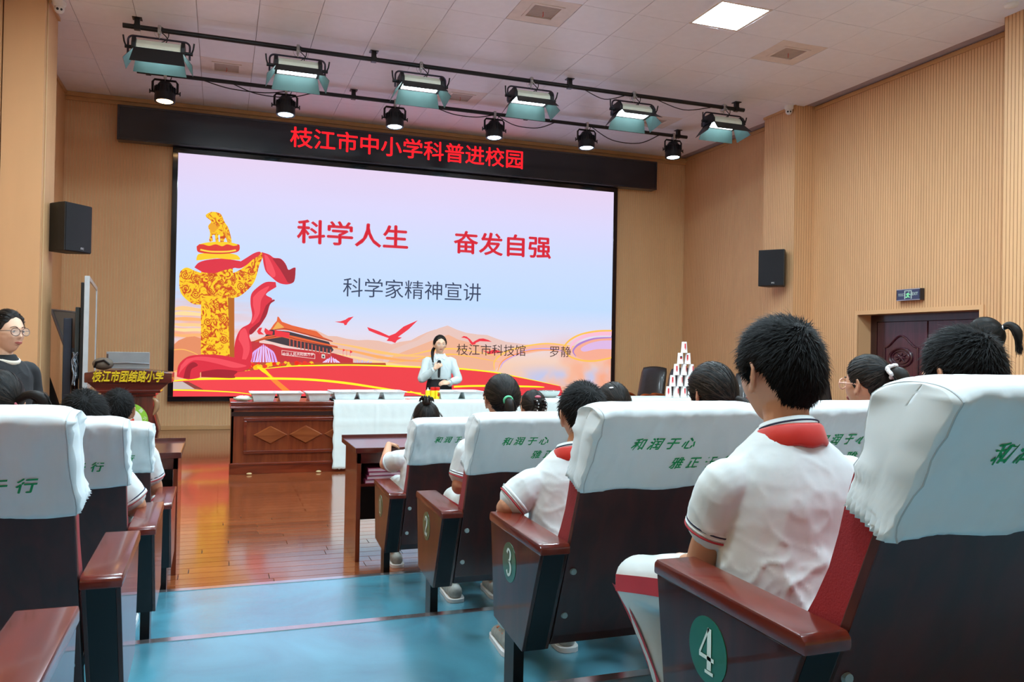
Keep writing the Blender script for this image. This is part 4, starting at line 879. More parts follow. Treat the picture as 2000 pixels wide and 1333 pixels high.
md = tc_.modifiers.new('thick', 'SOLIDIFY'); md.thickness = .0015; md.offset = 0
# trays
m_tray = mat('tray_white_plastic', 'e6eced', .3, coat=.2)
def tray_mesh():
    m = MB(); a, b = .105, .19
    def ringp(x, y, z): return [(sx * x, sy * y, z) for sx, sy in ((-1, -1), (1, -1), (1, 1), (-1, 1))]
    R_ = [ringp(a, b, 0), ringp(a + .025, b + .025, .085), ringp(a + .045, b + .045, .085), ringp(a + .047, b + .047, .092), ringp(a + .022, b + .022, .092), ringp(a - .004, b - .004, .004)]
    vs = sum(R_, []); fs = []
    for i in range(len(R_) - 1):
        for j in range(4): fs.append((i * 4 + j, i * 4 + (j + 1) % 4, i * 4 + 4 + (j + 1) % 4, i * 4 + 4 + j))
    fs += [(3, 2, 1, 0), tuple(range(len(vs) - 4, len(vs)))]
    return m.add(vs, fs).mesh('tray', m_tray, fix=True)
tmh = tray_mesh()
tl = ['leftmost white plastic tray on the bare wood of the table', 'second white plastic tray from the left end of the table', 'third white plastic tray from the left, just before the cloth begins', 'fourth white plastic tray, first one standing on the cloth', 'fifth white plastic tray from the left on the cloth', 'sixth white plastic tray, nearest the left of the speaker', 'white plastic tray right beside the yellow tins', 'white plastic tray farthest right, behind the girl with green hair tie']
for k, (a, b) in enumerate(((490, 540), (541, 592), (599, 649), (651, 697), (698, 744), (746, 793), (857, 901), (904, 946))):
    y = YT + .27; x = (on_y(a, 775, y - .2).x + on_y(b, 775, y - .2).x) / 2; z = ZT + (.0145 if x > x0 else .001)
    o = link('plastic_tray', tmh, None, (x, y, z)); tag(o, tl[k], 'tray', 'white plastic trays on the table')
p = on_y(475, 778, YT + .1); o = MB().ball((0, 0, .028), (.11, .05, .028), 18, 10).build('crumpled_glove', mat('glove_cream', 'd8dcc8', .8, bump=.5, bscale=30), None, smooth=True, loc=(p.x, YT + .12, ZT + .001))
for v in o.data.vertices: v.co += Vector((0, 0, .018)) * noise.noise(v.co * 40) + Vector((.01, .01, 0)) * noise.noise(v.co * 25 + Vector((5, 0, 0))); v.co.z = max(v.co.z, 0)
tag(o, 'crumpled cream glove at the left end of the table', 'glove')
# yellow tins
m_ty = mat('tin_yellow', 'f2d01c', .35); m_tr = mat('tin_red', 'd42018', .35)
for k, px in enumerate((835.5, 845, 854)):
    y = YT + .12; q = on_y(px, 775, y); t = thing('yellow_tin', ['yellow tin with a pale nozzle in front of the speaker', 'middle yellow tin with a red lid in front of the speaker', 'right-hand yellow tin with a red lid and red mark'][k], 'tin', (q.x, y, ZT + .0145), 0, 'yellow tins on the table')
    MB().lathe([(.027, 0), (.029, .004), (.029, .10), (.026, .104)], 20).build('can', m_ty, t, auto=40)
    if k == 0: MB().lathe([(.018, .1045), (.016, .115), (.006, .12), (.006, .138), (.001, .139)], 12, cap=False).build('nozzle', m_camw, t, auto=40)
    else: MB().lathe([(.0295, .1045), (.0295, .140), (.026, .143)], 20).build('lid', m_tr, t, auto=40)
    if k == 2: MB().ball((0.008, -.0275, .05), (.012, .003, .022), 10, 8).build('printed_mark', m_tr, t)
o = thing('scissors', 'small orange handled scissors on the cloth left of the speaker', 'scissors', (on_y(801, 779, YT + .06).x, YT + .06, ZT + .018))
m = MB(); m.tube([(-.02 + .018 * math.cos(a * .7), .012 * math.sin(a * .7), 0) for a in range(10)], .004, 6); m.tube([(-.035 + .018 * math.cos(a * .7), .03 + .012 * math.sin(a * .7), 0) for a in range(10)], .004, 6); m.build('handle', mat('orange_plastic', 'e0562c', .4), o)
MB().tube([(0, .0, 0), (.05, .02, 0), (.10, .03, 0)], [(.006, .002)] * 3, 6).build('blade', m_steel, o)
p = on_y(826, 778, YT + .1); o = MB().ball((0, 0, .014), (.06, .03, .014), 14, 8).build('paper_scrap', mat('paper_white', 'ececec', .8), None, smooth=True, loc=(p.x, YT + .1, ZT + .0145))
for v in o.data.vertices: v.co += Vector((0, 0, .012)) * noise.noise(v.co * 60); v.co.z = max(v.co.z, 0)
tag(o, 'crumpled white paper scrap on the cloth beside the yellow tins', 'paper')
p = on_y(1075, 762, YT + .3); o = thing('metal_bowl', 'round steel bowl on the cloth behind the girl with braids', 'bowl', (p.x, YT + .33, ZT + .0145))
MB().lathe([(.05, 0), (.08, .006), (.12, .04), (.137, .085), (.143, .088), (.14, .084), (.122, .042), (.08, .010), (.001, .005)], 32, cap=False).build('bowl', mat('steel_bowl', 'c8c8c4', .2, .9), o, auto=60)
# paper cup tower
m_cup = mat('paper_cup_white', 'f0f0ee', .5); m_cupr = mat('paper_cup_red', 'd0202c', .5); m_cupk = mat('paper_cup_black', '20202c', .5)
yc = YT + .22; q0 = on_y(1336, 700, yc); CH = .152; sp = on_y(1350.3, 700, yc).x - q0.x
names = ['bottom', 'second', 'third', 'fourth', 'top']; order = ['leftmost', 'second from left', 'middle', 'fourth from left', 'rightmost']
for r in range(5):
    n = 5 - r
    for k in range(n):
        x = q0.x + (k - (n - 1) / 2) * sp; z = ZT + .0145 + r * (CH + .0012)
        lab = 'paper cup at the top of the cup tower' if r == 4 else '%s upside-down paper cup in the %s row of the cup tower' % ({5: order, 4: ['leftmost', 'second', 'third', 'rightmost'], 3: ['left', 'middle', 'right'], 2: ['left', 'right']}[n][k], names[r])
        t = thing('paper_cup', lab, 'cup', (x, yc, z), (r * 1.3 + k * 2.1) % 1.2 - .6, 'stacked paper cups')
        MB().lathe([(.0445, 0), (.0465, .003), (.0445, .007), (.034, CH - .003), (.033, CH), (.031, CH - .002), (.001, CH - .004)], 22, cap=False).build('cup', m_cup, t, auto=40)
        if (r + k) % 2 == 0 or r < 3:
            s_ = MB(); v_ = []
            for i in range(6):
                a = -PI / 2 - .28 + .56 * i / 5
                for zz, rr_ in ((.022, .0428), (CH - .025, .0364)): v_.append((math.cos(a) * rr_, math.sin(a) * rr_, zz))
            s_.add(v_, [(2 * i, 2 * i + 2, 2 * i + 3, 2 * i + 1) for i in range(5)]); s_.build('red_stripe', m_cupr, t, fix=False)
        else:
            for col, dz in ((m_cupk, .012), (m_cupr, -.006)):
                s_ = MB(); v_ = [(math.cos(-PI / 2 + .42 * math.cos(2 * PI * i / 14)) * .0405, math.sin(-PI / 2 + .42 * math.cos(2 * PI * i / 14)) * .0405 - .0005, .085 + dz + .012 * math.sin(2 * PI * i / 14)) for i in range(14)]
                s_.add(v_, [tuple(range(14))]); s_.build('printed_mark', col, t, fix=False)
# ================================================================== EXECUTIVE CHAIRS AT THE BACK RIGHT
m_lea = mat('black_leather', '2b2624', .38, bump=.3, bscale=18, coat=.15); m_ow = wood('orange_wood', 'b04e1c', '8c3812', .22, .5, 3, 'Y')
def exec_chair(loc, rz, label):
    t = thing('executive_chair', label, 'chair', loc, rz, 'black leather executive chairs')
    # faces local +Y
    def pad(nm, y0, z0, z1, w0, w1, lean):
        m = MB(); n = 8; k = 10; vs = []; fs = []
        for side in (0, 1):
            for i in range(n + 1):
                u = i / n; z = z0 + (z1 - z0) * u; w = w0 + (w1 - w0) * u
                for j in range(k + 1):
                    v = j / k * 2 - 1; e = (1 - abs(v) ** 4) * (1 - abs(2 * u - 1) ** 6); pl = .012 * abs(math.sin(v * 7)) * (1 if .25 < u < .75 else 0)
                    y = y0 - lean * u * (z1 - z0) + (.045 * e + .0 if side else -.045 * e) - (pl if side else 0) + (.03 * math.sin(u * PI) if side == 1 else 0)
                    vs.append((v * w * (1 - .06 * (u > .95)), y, z + .03 * (1 - v * v) * u))
        q = (n + 1) * (k + 1)
        for side in (0, 1):
            for i in range(n):
                for j in range(k):
                    a = side * q + i * (k + 1) + j; fs.append((a, a + 1, a + k + 2, a + k + 1))
        for i in range(n): fs += [(i * (k + 1), (i + 1) * (k + 1), q + (i + 1) * (k + 1), q + i * (k + 1)), (i * (k + 1) + k, (i + 1) * (k + 1) + k, q + (i + 1) * (k + 1) + k, q + i * (k + 1) + k)]
        for j in range(k): fs += [(j, j + 1, q + j + 1, q + j), (n * (k + 1) + j, n * (k + 1) + j + 1, q + n * (k + 1) + j + 1, q + n * (k + 1) + j)]
        return m.add(vs, fs).build(nm, m_lea, t, smooth=True)
    pad('backrest', -.24, .50, 1.14, .27, .25, .28)
    m = MB(); m.box((-.27, -.24, .40), (.27, .30, .52), bev=.05); m.build('seat', m_lea, t, auto=60)
    for s in (-1, 1):
        m = MB(); m.limb([(s * .33, -.30, .60), (s * .33, -.1, .665), (s * .335, .12, .69), (s * .345, .32, .70), (s * .35, .42, .655)], [(.025, .035)] * 4 + [(.03, .04)], 10, 4, up=(0, 0, 1)); m.build('armrest', m_ow, t, smooth=True)
        m = MB(); m.limb([(s * .33, .20, .66), (s * .33, .08, .52), (s * .33, .22, .25), (s * .33, .27, 0.02)], [(.03, .022), (.025, .02), (.022, .02), (.02, .02)], 10, 5); m.build('leg', m_ow, t, smooth=True)
        m = MB(); m.limb([(s * .33, -.22, .62), (s * .33, -.2, .4), (s * .33, -.26, .2), (s * .33, -.30, 0.02)], [(.025, .02)] * 4, 10, 4); m.build('leg', m_ow, t, smooth=True)
        MB().box((s * .33 - .015 * 1, -.2, .40), (s * .33 + .015, .2, .44)).build('side_rail', m_ow, t)
    return t
exl = ['leftmost black leather armchair with orange wood arms, beside the screen', 'second black leather armchair, behind the cup tower', 'black leather armchair just right of the cup tower', 'black leather armchair behind the girl with twisted hair bun', 'black leather armchair behind the boy with the red scarf']
for k, (px, Y) in enumerate(((1258, 12.9), (1312, 12.0), (1385, 11.1), (1470, 9.7), (1612, 8.9))):
    p = on_y(px, 720, Y); exec_chair((p.x, Y, 0), [2.15, 2.1, 2.2, 2.5, 2.9][k], exl[k])
# ================================================================== AUDITORIUM CHAIRS
ROWY = [4.483, 3.357, 2.231, 1.087]; ROWZ = [0.0, .12, .24, .36]
AX = .90; BXL = -.222; SP = .64
m_arm = wood('armrest_mahogany', '6c2416', '561a10', .24, .4, 2, 'Y'); m_ven = wood('arm_side_veneer', '46190f', '32100a', .3, 1, 2, 'Z'); m_ven.node_tree.nodes['Principled BSDF'].inputs['Coat Roughness'].default_value = .03; m_ven.node_tree.nodes['Principled BSDF'].inputs['Coat Weight'].default_value = .6; m_ven.node_tree.nodes['Principled BSDF'].inputs['Specular IOR Level'].default_value = .1
m_core = mat('arm_core_black', '0c0d11', .5, spec=.3); m_backp = wood('chair_back_wood', '4c1a14', '391410', .42, .08, 2, 'Z'); m_redf = mat('red_seat_fabric', '940e16', .85, bump=.15, bscale=300, sheen=.05)
m_bolt = mat('bolt_cap_grey', '8fa0a0', .4); m_disc = mat('number_disc_green', '125c3c', .3, coat=.5); m_num = mat('number_white', 'd8e8e0', .45)
m_cov = mat('chair_cover_cloth', 'd9e1e3', .8, var=.02, bump=.2, bscale=9, sheen=.3); m_seam = mat('cover_seam', 'b4bcbf', .8); m_let = mat('cover_green_print', '14985a', .7)
m_leg = mat('chair_leg_black', '101114', .35, .2)
PROF = smooth([(-.090, .800), (-.120, .860), (-.160, .935), (-.200, 1.005), (-.208, 1.034), (-.190, 1.052), (-.150, 1.060), (-.100, 1.058), (-.062, 1.044), (-.042, 1.005), (-.030, .950), (-.014, .890), (.002, .840)], 4)
NP = len(PROF); REAR = [p for p in PROF[:17]]
def rear_y(z):
    for (ya, za), (yb, zb) in zip(REAR, REAR[1:]):
        if za <= z <= zb: return ya + (yb - ya) * (z - za) / (zb - za)
    return REAR[0][0] if z < REAR[0][1] else REAR[-1][0]
CW = .272     # half width of the cover
def cover_disp(t, y, z, seed, side=False):
    q = Vector((t * 3.1 + seed * 7.3, y * 6, z * 5 + seed))
    a = 1 - abs(noise.noise(q)) * 2; b = 1 - abs(noise.noise(Vector((t * 6 + z * 9 + seed, z * 3, seed * 2.2)))) * 2
    d = .0045 * max(0, a) ** 3 + .0055 * max(0, b) ** 6 + .005 * noise.noise(q * .6) + .004 * max(0, 1 - abs(noise.noise(Vector((t * 4 - z * 12 + seed, z * 4 + t * 3, seed * 1.7)))) * 4) ** 3
    edge = abs(t) ** 3
    c = 1 - abs(noise.noise(Vector((t * 5 + seed, z * 14 + t * 8, 4.4)))) * 2.2
    d += .007 * edge * max(0, c) ** 2
    return d
def cover_mesh(seed):
    NT = 46; mb = MB(); vs = []; fs = []
    cen = [((PROF[i][0] + PROF[NP - 1 - i][0]) / 2, (PROF[i][1] + PROF[NP - 1 - i][1]) / 2) for i in range(NP)]
    cols = []
    SC_ = [0, .08, .16, .24, .32, .4, .48, .56, .64, .71, .78, .84, .9, .95, .98]
    for k in range(15): cols.append((-CW, SC_[k]))            # left side face, from the centre outwards
    for k in range(NT + 1):
        t = -1 + 2 * k / NT; cols.append((t * CW * (1 if abs(t) < .99 else .99), 1))
    for k in range(15): cols.append((CW, SC_[14 - k]))
    rr = random.Random(seed)
    for x, c in cols:
        t = x / CW
        for i, (y, z) in enumerate(PROF):
            cy, cz = cen[i]
            dy, dz = y - cy, z - cz; L = math.hypot(dy, dz) or 1
            d = cover_disp(t, y, z, seed); hem = max(0, 1 - abs(i if i < NP / 2 else NP - 1 - i) / 5)
            puff = .010 * (1 - t ** 4) * math.sin(PI * min(1, i / (NP - 1)))
            rx = .016 * (abs(t) > .985) * 0
            yy = cy + dy * c; zz = cz + dz * c
            if c == 1: yy += dy / L * (d + puff * .5); zz += dz / L * (d + puff * .6) * (0 if i in (0, NP - 1) else 1)
            corner = math.exp(-((z - 1.05) / .03) ** 2) * abs(t) ** 14 * .014
            zz -= corner; xx = x
            if c < 1:
                xx += (1 if x > 0 else -1) * (.012 * (1 - c * c) * math.sin((cz - .8) * 11) + d * 1.2 * c + .007 * noise.noise(Vector((zz * 8, yy * 8, seed))))
            if hem > 0:
                r_ = (.0025 * math.sin(x * 120 + seed) if c == 1 else .0048 * math.sin(yy * 560 + zz * 60 + seed)) * hem
                if c < 1 or abs(t) > .8: xx += r_ * (1 if x > 0 else -1); yy += r_ * .5
                if i in (0, NP - 1): zz += .004 * math.sin(x * 24 + seed)
            lowside = .014 * abs(t) ** 6 * math.exp(-((zz - .83) / .04) ** 2)
            xx += lowside * (1 if x > 0 else -1) * .6
            vs.append((xx, yy, zz))
    nc = len(cols)
    for a in range(nc - 1):
        for i in range(NP - 1): fs.append((a * NP + i, a * NP + i + 1, (a + 1) * NP + i + 1, (a + 1) * NP + i))
    mb.add(vs, fs); me = mb.mesh('seat_cover', m_cov, True, fix=False)
    bm = bmesh.new(); bm.from_mesh(me); bmesh.ops.remove_doubles(bm, verts=bm.verts[:], dist=.0004); bmesh.ops.recalc_face_normals(bm, faces=bm.faces[:]); bm.to_mesh(me); bm.free()
    me.polygons.foreach_set('use_smooth', [True] * len(me.polygons)); return me, vs, nc
def digit(ch, m, parent, T):
    S = {'1': [([(-.018, .026), (.002, .042), (.003, .040), (.003, -.036)], [.004, .006, .012, .012]), ([(-.014, -.040), (.020, -.040)], [.006, .006])],
         '2': [([(-.018, .022), (-.012, .038), (.004, .042), (.018, .030), (.014, .010), (-.004, -.014), (-.019, -.036)], [.009, .007, .006, .012, .011, .006, .004]), ([(-.020, -.038), (-.004, -.034), (.010, -.040), (.021, -.026)], [.008, .010, .009, .004])],
         '3': [([(-.017, .028), (-.008, .041), (.006, .040), (.015, .028), (.009, .010), (-.005, .004)], [.009, .006, .006, .011, .008, .004]), ([(-.005, .004), (.012, -.002), (.018, -.020), (.008, -.037), (-.008, -.041), (-.018, -.028)], [.004, .009, .012, .008, .006, .010])],
         '4': [([(.008, .044), (.008, -.036)], [.010, .011]), ([(.006, .044), (-.024, -.010)], [.004, .004]), ([(-.026, -.014), (.024, -.014)], [.006, .006]), ([(-.006, -.041), (.022, -.041)], [.005, .005])]}[ch]
    mb = MB()
    for pts, w in S:
        for quad in stroke(pts, [q_ * 1.3 for q_ in w], 5 if len(pts) > 3 else 4):
            k = len(mb.v); mb.v += [tuple(T @ Vector((x, y, .0))) for x, y in quad]; mb.f.append((k, k + 1, k + 2, k + 3)); mb.m.append(0)
    return mb.build('digit', m, parent, fix=True)
def make_chair(side, seed, num=None, lett=True):
    """side=+1: aisle arm at the low-x side (right block); -1: mirrored (left block). origin: floor under the arm's outer rear corner"""
    t = thing('auditorium_chair', '', 'chair')
    S = lambda a, b: (a, b) if side > 0 else (-b, -a)
    def sbox(mb, x0, x1, y0, y1, z0, z1, bev=0): a, b = S(x0, x1); mb.box((a, y0, z0), (b, y1, z1), bev=bev); return mb
    def spr(mb, poly, x0, x1, bev=0): a, b = S(x0, x1); mb.prism(poly, a, b, 'x', bev=bev); return mb
    spr(MB(), [(-.012, .600), (.474, .607), (.474, .630), (.462, .640), (.0, .632), (-.012, .622)], -.004, .092, .005).build('armrest', m_arm, t, auto=50)
    body = [(.0, .599), (.466, .606), (.418, .29), (.14, .266)]
    ap = spr(MB(), body, 0, .012, .002).build('arm_side', m_ven, t); spr(MB(), body, .0121, .078).build('arm_core', m_core, t)
    spr(MB(), body, .0781, .089, .002).build('arm_side', m_ven, t)
    lg = sbox(MB(), .032, .068, .30, .39, .008, .30).build('leg', m_leg, t); sbox(MB(), .012, .090, .27, .43, .0, .009, .002).build('foot_plate', m_leg, lg)
    if num:
        q = MB(); a = 0; x = -.0015 if side > 0 else .0015
        n = 36; vs = [(x, .268 + .064 * math.cos(2 * PI * i / n), .512 + .064 * math.sin(2 * PI * i / n)) for i in range(n)]; vs += [(0, v[1], v[2]) for v in vs]
        q.add(vs, [tuple(range(n))] + [(i, (i + 1) % n, (i + 1) % n + n, i + n) for i in range(n)])
        dsk = q.build('number_disc', m_disc, ap)
        digit(num, m_num, dsk, Matrix.Translation((x * 1.9, .268, .512)) @ Matrix(((0, 0, 1, 0), (-1 if side > 0 else 1, 0, 0, 0), (0, 1, 0, 0), (0, 0, 0, 1))))
    # back panel
    f = lambda z: .128 - (z - .30) * .408
    bp = [(f(.285), .285), (f(.30) + .0, .30), (f(1.0) + .012, 1.0), (f(1.0) + .030, 1.0), (f(.285) + .03, .285)]
    spr(MB(), [(f(.275) + .012, .275), (f(.31) , .31), (f(1.0) + .010, 1.0), (f(1.0) + .028, 1.0), (f(.275) + .03, .275)], .096, .634, .003).build('back_panel', m_backp, t)
    a, b = S(.102, .628)
    cu = MB(); pr = smooth([(f(.42) + .03, .42), (f(.7) + .03, .7), (f(.98) + .03, .98), (f(.98) + .075, .985), (f(.9) + .115, .9), (f(.72) + .10, .72), (f(.55) + .13, .55), (f(.42) + .14, .42)], 3)
    cu.prism(pr, a, b, 'x', bev=.0); cu.build('back_cushion', m_redf, t, auto=50)
    for z, dx in ((.535, .122), (.383, .122), (.535, .608), (.383, .608)):
        x = dx if side > 0 else -dx
        MB().tube([(x, f(z) + .002, z), (x, f(z) - .006, z)], [.011, .009], 14).build('bolt', m_bolt, t)
    # seat
    x0, x1 = S(.100, .630)
    MB().prism([(.14, .35), (.48, .37), (.50, .40), (.14, .385)], x0, x1, 'x', bev=.004).build('seat_pan', m_backp, t)
    MB().prism(smooth([(.16, .386), (.49, .40), (.515, .43), (.50, .455), (.40, .462), (.25, .45), (.16, .445)], 2), x0 + .004, x1 - .004, 'x').build('seat_cushion', m_redf, t, auto=50)
    cx = side * .365
    me, vs, nc = cover_mesh(seed)
    cv = link('seat_cover', me, t, (cx, 0, 0)); md = cv.modifiers.new('thick', 'SOLIDIFY'); md.thickness = .0016; md.offset = 0
    # seams along the two side edges
    for col in (15, nc - 16):
        pts = [Vector(vs[col * NP + i]) for i in range(NP)]; s_ = 1 if col > 20 else -1
        pts = [p + Vector((0, (p.y - (-.1)) * .012, 0)) for p in pts]
        MB().tube(pts, .0018, 5).build('seam', m_seam, cv)
    if lett:
        from mathutils.bvhtree import BVHTree
        bvh = BVHTree.FromPolygons([v.co.copy() for v in me.vertices], [tuple(p.vertices) for p in me.polygons])
        for line, chars in ((.940, (('和', -.140), ('润', -.083), ('于', -.029), ('心', .028))), (.878, (('雅', .008), ('正', .064), ('于', .120), ('行', .178)))):
            for ch, lx in chars:
                tm_ = text_mesh(ch, .043, shear=.28, bold=.0, align='CENTER').copy()
                bm = bmesh.new()
                for dx, dz in ((0, 0), (.0011, .0006), (-.0011, -.0006), (.0005, -.0011)):
                    k = len(bm.verts); bm.from_mesh(tm_); bm.verts.ensure_lookup_table()
                    for v in bm.verts[k:]: v.co.x += dx; v.co.y += dz
                mx = sum(v.co.x for v in bm.verts) / len(bm.verts)
                for v in bm.verts:
                    X = v.co.x - mx + lx; Z = line + v.co.y * .9; h = bvh.ray_cast(Vector((X, -.6, Z)), Vector((0, 1, 0)))
                    Y = h[0].y if h[0] else rear_y(Z); v.co = Vector((X, Y - .0022, Z))
                bm.to_mesh(tm_); bm.free(); tm_.materials.append(m_let); link('lettering', tm_, cv)
    return t
def put(c, bx_, row, label, group):
    c.location = (bx_, ROWY[row], ROWZ[row]); c['label'] = label; c['group'] = group
ordn = ['first', 'second', 'third', 'fourth', 'fifth', 'sixth']
who = {(0, 0): 'chair with number 1 on its arm, girl with topknot sitting in it', (0, 1): 'front row chair of the girl with beaded braids, second from the aisle', (0, 2): 'front row chair third from the aisle, hidden behind the nearer rows', (0, 3): 'front row chair fourth from the aisle at the right',
       (1, 0): 'chair with number 2 on its arm, girl with green hair tie in it', (1, 1): 'second row chair beside the green hair tie girl, hidden by the boy', (1, 2): 'second row chair of the girl with twisted hair bun', (1, 3): 'second row chair fourth from the aisle, in front of the girl with glasses',
       (2, 0): 'chair with number 3 on its arm, white cover with green characters, boy seated in it', (2, 1): 'third row white covered chair between the big boy and the nearest chair', (2, 2): 'third row chair of the girl with glasses and white scrunchie', (2, 3): 'third row chair at the far right of the block',
       (3, 0): 'nearest chair with number 4 on its arm and bulging white cover', (3, 1): 'nearest row chair at the right edge of the photo', (3, 2): 'nearest row chair third from the aisle, outside the photo'}
for r in range(4):
    for k in range(4 if r < 3 else 3):
        c = make_chair(1, 10 + r * 7 + k * 3, '1234'[r] if k == 0 else None, lett=True)
        put(c, AX + SP * k, r, who[(r, k)], 'white covered chairs right of the aisle')
wl = {(0, 0): 'front row aisle chair left of the aisle, behind the left desk', (0, 1): 'front row chair second from the aisle in the left block', (1, 0): 'second row aisle chair in the left block, its cover ending in one green character', (1, 1): 'second row chair of the ponytail girl at the left edge',
      (2, 0): 'large covered chair at the left edge with green characters', (2, 1): 'third row chair mostly outside the left edge', (3, 0): 'bottom left corner chair showing only its armrest', (3, 1): 'nearest row left chair outside the photo',
      (0, 2): 'front row chair third from the aisle in the left block', (1, 2): 'second row chair third from the aisle in the left block'}
for r in range(4):
    for k in range(3 if r < 2 else 2):
        if (r, k) == (3, 0): c = make_chair(-1, 77, None, False)
        else: c = make_chair(-1, 40 + r * 5 + k * 3, None, lett=(r, k) != (3, 1))
        put(c, BXL - SP * k, r, wl[(r, k)], 'white covered chairs left of the aisle')
# ================================================================== FRONT DESKS
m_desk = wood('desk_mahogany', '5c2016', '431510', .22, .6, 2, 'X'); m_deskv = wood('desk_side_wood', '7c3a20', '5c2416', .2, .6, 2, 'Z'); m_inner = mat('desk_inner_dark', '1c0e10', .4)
def desk(x0, x1, side, label):
    t = thing('front_desk', label, 'desk', ((x0 if side > 0 else x1), 5.47, 0), 0, 'dark wooden front desks'); w = x1 - x0
    ox = 0 if side > 0 else -w
    MB().box((ox - .02, -.07, .735), (ox + w + .02, .60, .772), bev=.005).build('desk_top', m_desk, t)
    MB().box((ox - .02, .585, .772), (ox + w + .02, .60, .790)).build('back_lip', m_desk, t)
    MB().box((ox, -.0, .66), (ox + w, .02, .735)).build('apron', m_desk, t)
    for a in (ox, ox + w - .03): MB().box((a, 0.0, 0), (a + .03, .52, .735), bev=.003).build('side_panel', m_deskv, t)
    MB().box((ox + .03, .49, .18), (ox + w - .03, .51, .735)).build('modesty_panel', m_inner, t)
    MB().box((ox + .03, .02, .50), (ox + w - .03, .49, .518)).build('shelf', m_desk, t)
    return t
desk(.872, 2.75, 1, 'dark wooden desk right of the aisle with pink books on its shelf'); desk(-2.25, -.236, -1, 'dark wooden desk left of the aisle, only its right end showing')
m_pk = mat('book_cover_pink', 'a83c60', .5); m_pg = mat('book_pages', 'd8b8c0', .8)
for k in range(4):
    b = thing('exercise_book', ['bottom', 'second', 'third', 'top'][k] + ' pink book of the stack on the desk shelf', 'book', (1.04 + .006 * k, 5.62, .5185 + .0262 * k), .04 * (k % 3 - 1), 'pink books on the desk shelf')
    m = MB(); m.box((-.10, -.125, 0), (.28, .125, .003)); m.box((-.10, -.125, .022), (.28, .125, .025)); m.box((-.10, -.125, .003), (-.097, .125, .022)); m.build('book_cover', m_pk, b)
    MB().box((-.0965, -.12, .0031), (.275, .12, .0219)).build('pages', m_pg, b)
p = on_z(332, 1113, 0); o = MB().box((-.05, -.04, 0), (.05, .04, .002)).build('paper_slip', mat('paper_slip', 'e4e0dc', .8), None, loc=(-.33, 5.02, .0006)); tag(o, 'small white paper slip on the floor by the left desk leg', 'paper')
for (x, y, l) in ((620, 921, 'crumpled yellow scrap on the floor before the dark table'), (487, 930, 'white litter on the floor near the left corner of the table')):
    p = on_z(x, y, 0); o = MB().ball((0, 0, .012), (.03, .02, .012), 10, 6).build('floor_scrap', mat('scrap_tan', 'c8b080', .8), None, smooth=True, loc=(p.x, YT - .06, .0005)); tag(o, l, 'litter')
# ================================================================== PEOPLE
m_skin = mat('skin', 'c48e6e', .5, var=.03, vscale=20); m_skin.node_tree.nodes['Principled BSDF'].inputs['Subsurface Weight'].default_value = .08
m_skin.node_tree.nodes['Principled BSDF'].inputs['Subsurface Scale'].default_value = .01
m_skinl = mat('skin_light', 'e2b496', .5, var=.03, vscale=20)
m_hair = mat('black_hair', '0d0a09', .5, var=.5, vscale=60, spec=.2); nt = m_hair.node_tree; ge = nt.nodes.new('ShaderNodeNewGeometry'); rp = nt.nodes.new('ShaderNodeValToRGB'); rp.color_ramp.elements[0].color = (.002, .0015, .0012, 1); rp.color_ramp.elements[1].color = (.035, .024, .018, 1); rp.color_ramp.elements[0].position = .35
nt.links.new(ge.outputs['Random Per Island'], rp.inputs['Fac']); nt.links.new(rp.outputs['Color'], nt.nodes['Principled BSDF'].inputs['Base Color'])
m_hairb = mat('black_hair_soft', '0a0807', .6, var=.3, vscale=30, spec=.12)
m_polo = mat('white_polo_shirt', 'd3d9d8', .75, var=.02, bump=.15, bscale=14, sheen=.2); m_blouse = mat('white_blouse', 'c6d0d0', .6, var=.02, bump=.2, bscale=16)
m_navy = mat('navy_trim', '1c2440', .7); m_rtrim = mat('red_trim', 'b8303c', .7); m_scarf = mat('red_scarf', 'c8200c', .55, bump=.2, bscale=14, sheen=.2)
m_trou = mat('white_track_trousers', 'd2d8d6', .7, var=.03, bump=.3, bscale=10); m_dtrou = mat('navy_trousers', '1c1f2a', .75); m_blackc = mat('black_clothing', '17181c', .8, bump=.2, bscale=20)
m_lip = mat('lips', 'a8584e', .45); m_eye = mat('eye_white', 'e8e4e0', .2); m_iris = mat('iris_dark', '1c120e', .15); m_brow = mat('eyebrow', '1c1512', .8)
m_shoe = mat('shoe_grey', '9a9c96', .6, var=.2, vscale=40); m_shoeo = mat('shoe_orange', 'e07038', .5); m_green = mat('mint_hair_tie', '6cd8a0', .6); m_scr = mat('white_scrunchie', 'e8e8e8', .8, bump=.6, bscale=60); m_pink = mat('pink_hair_tie', 'c86878', .6)
m_glass = mat('spectacle_lens', 'f4f4f4', .05, alpha=.16, var=0); m_gold = mat('spectacle_gold', 'e0b890', .25, .8); m_bead = mat('beads', 'f0f0f0', .3)
def bake(mb, voxel, mats, name, parent, sm=4, disp=None, T=None, keep=False):
    me = mb.mesh('t', mats); o = bpy.data.objects.new('t', me); C.objects.link(o)
    r = o.modifiers.new('r', 'REMESH'); r.mode = 'VOXEL'; r.voxel_size = voxel; r.use_smooth_shade = True
    if sm: q = o.modifiers.new('s', 'SMOOTH'); q.factor = .5; q.iterations = sm
    dg = bpy.context.evaluated_depsgraph_get(); dg.update()
    out = bpy.data.meshes.new_from_object(o.evaluated_get(dg)); bpy.data.objects.remove(o); out.name = name
    if disp:
        n = [v.normal.copy() for v in out.vertices]
        for v, nn in zip(out.vertices, n): v.co += nn * disp(v.co)
    out.materials.clear()
    for m in (mats if isinstance(mats, (list, tuple)) else [mats]): out.materials.append(m)
    out.polygons.foreach_set('use_smooth', [True] * len(out.polygons)); out.polygons.foreach_set('material_index', [0] * len(out.polygons))
    return link(name, out, parent)
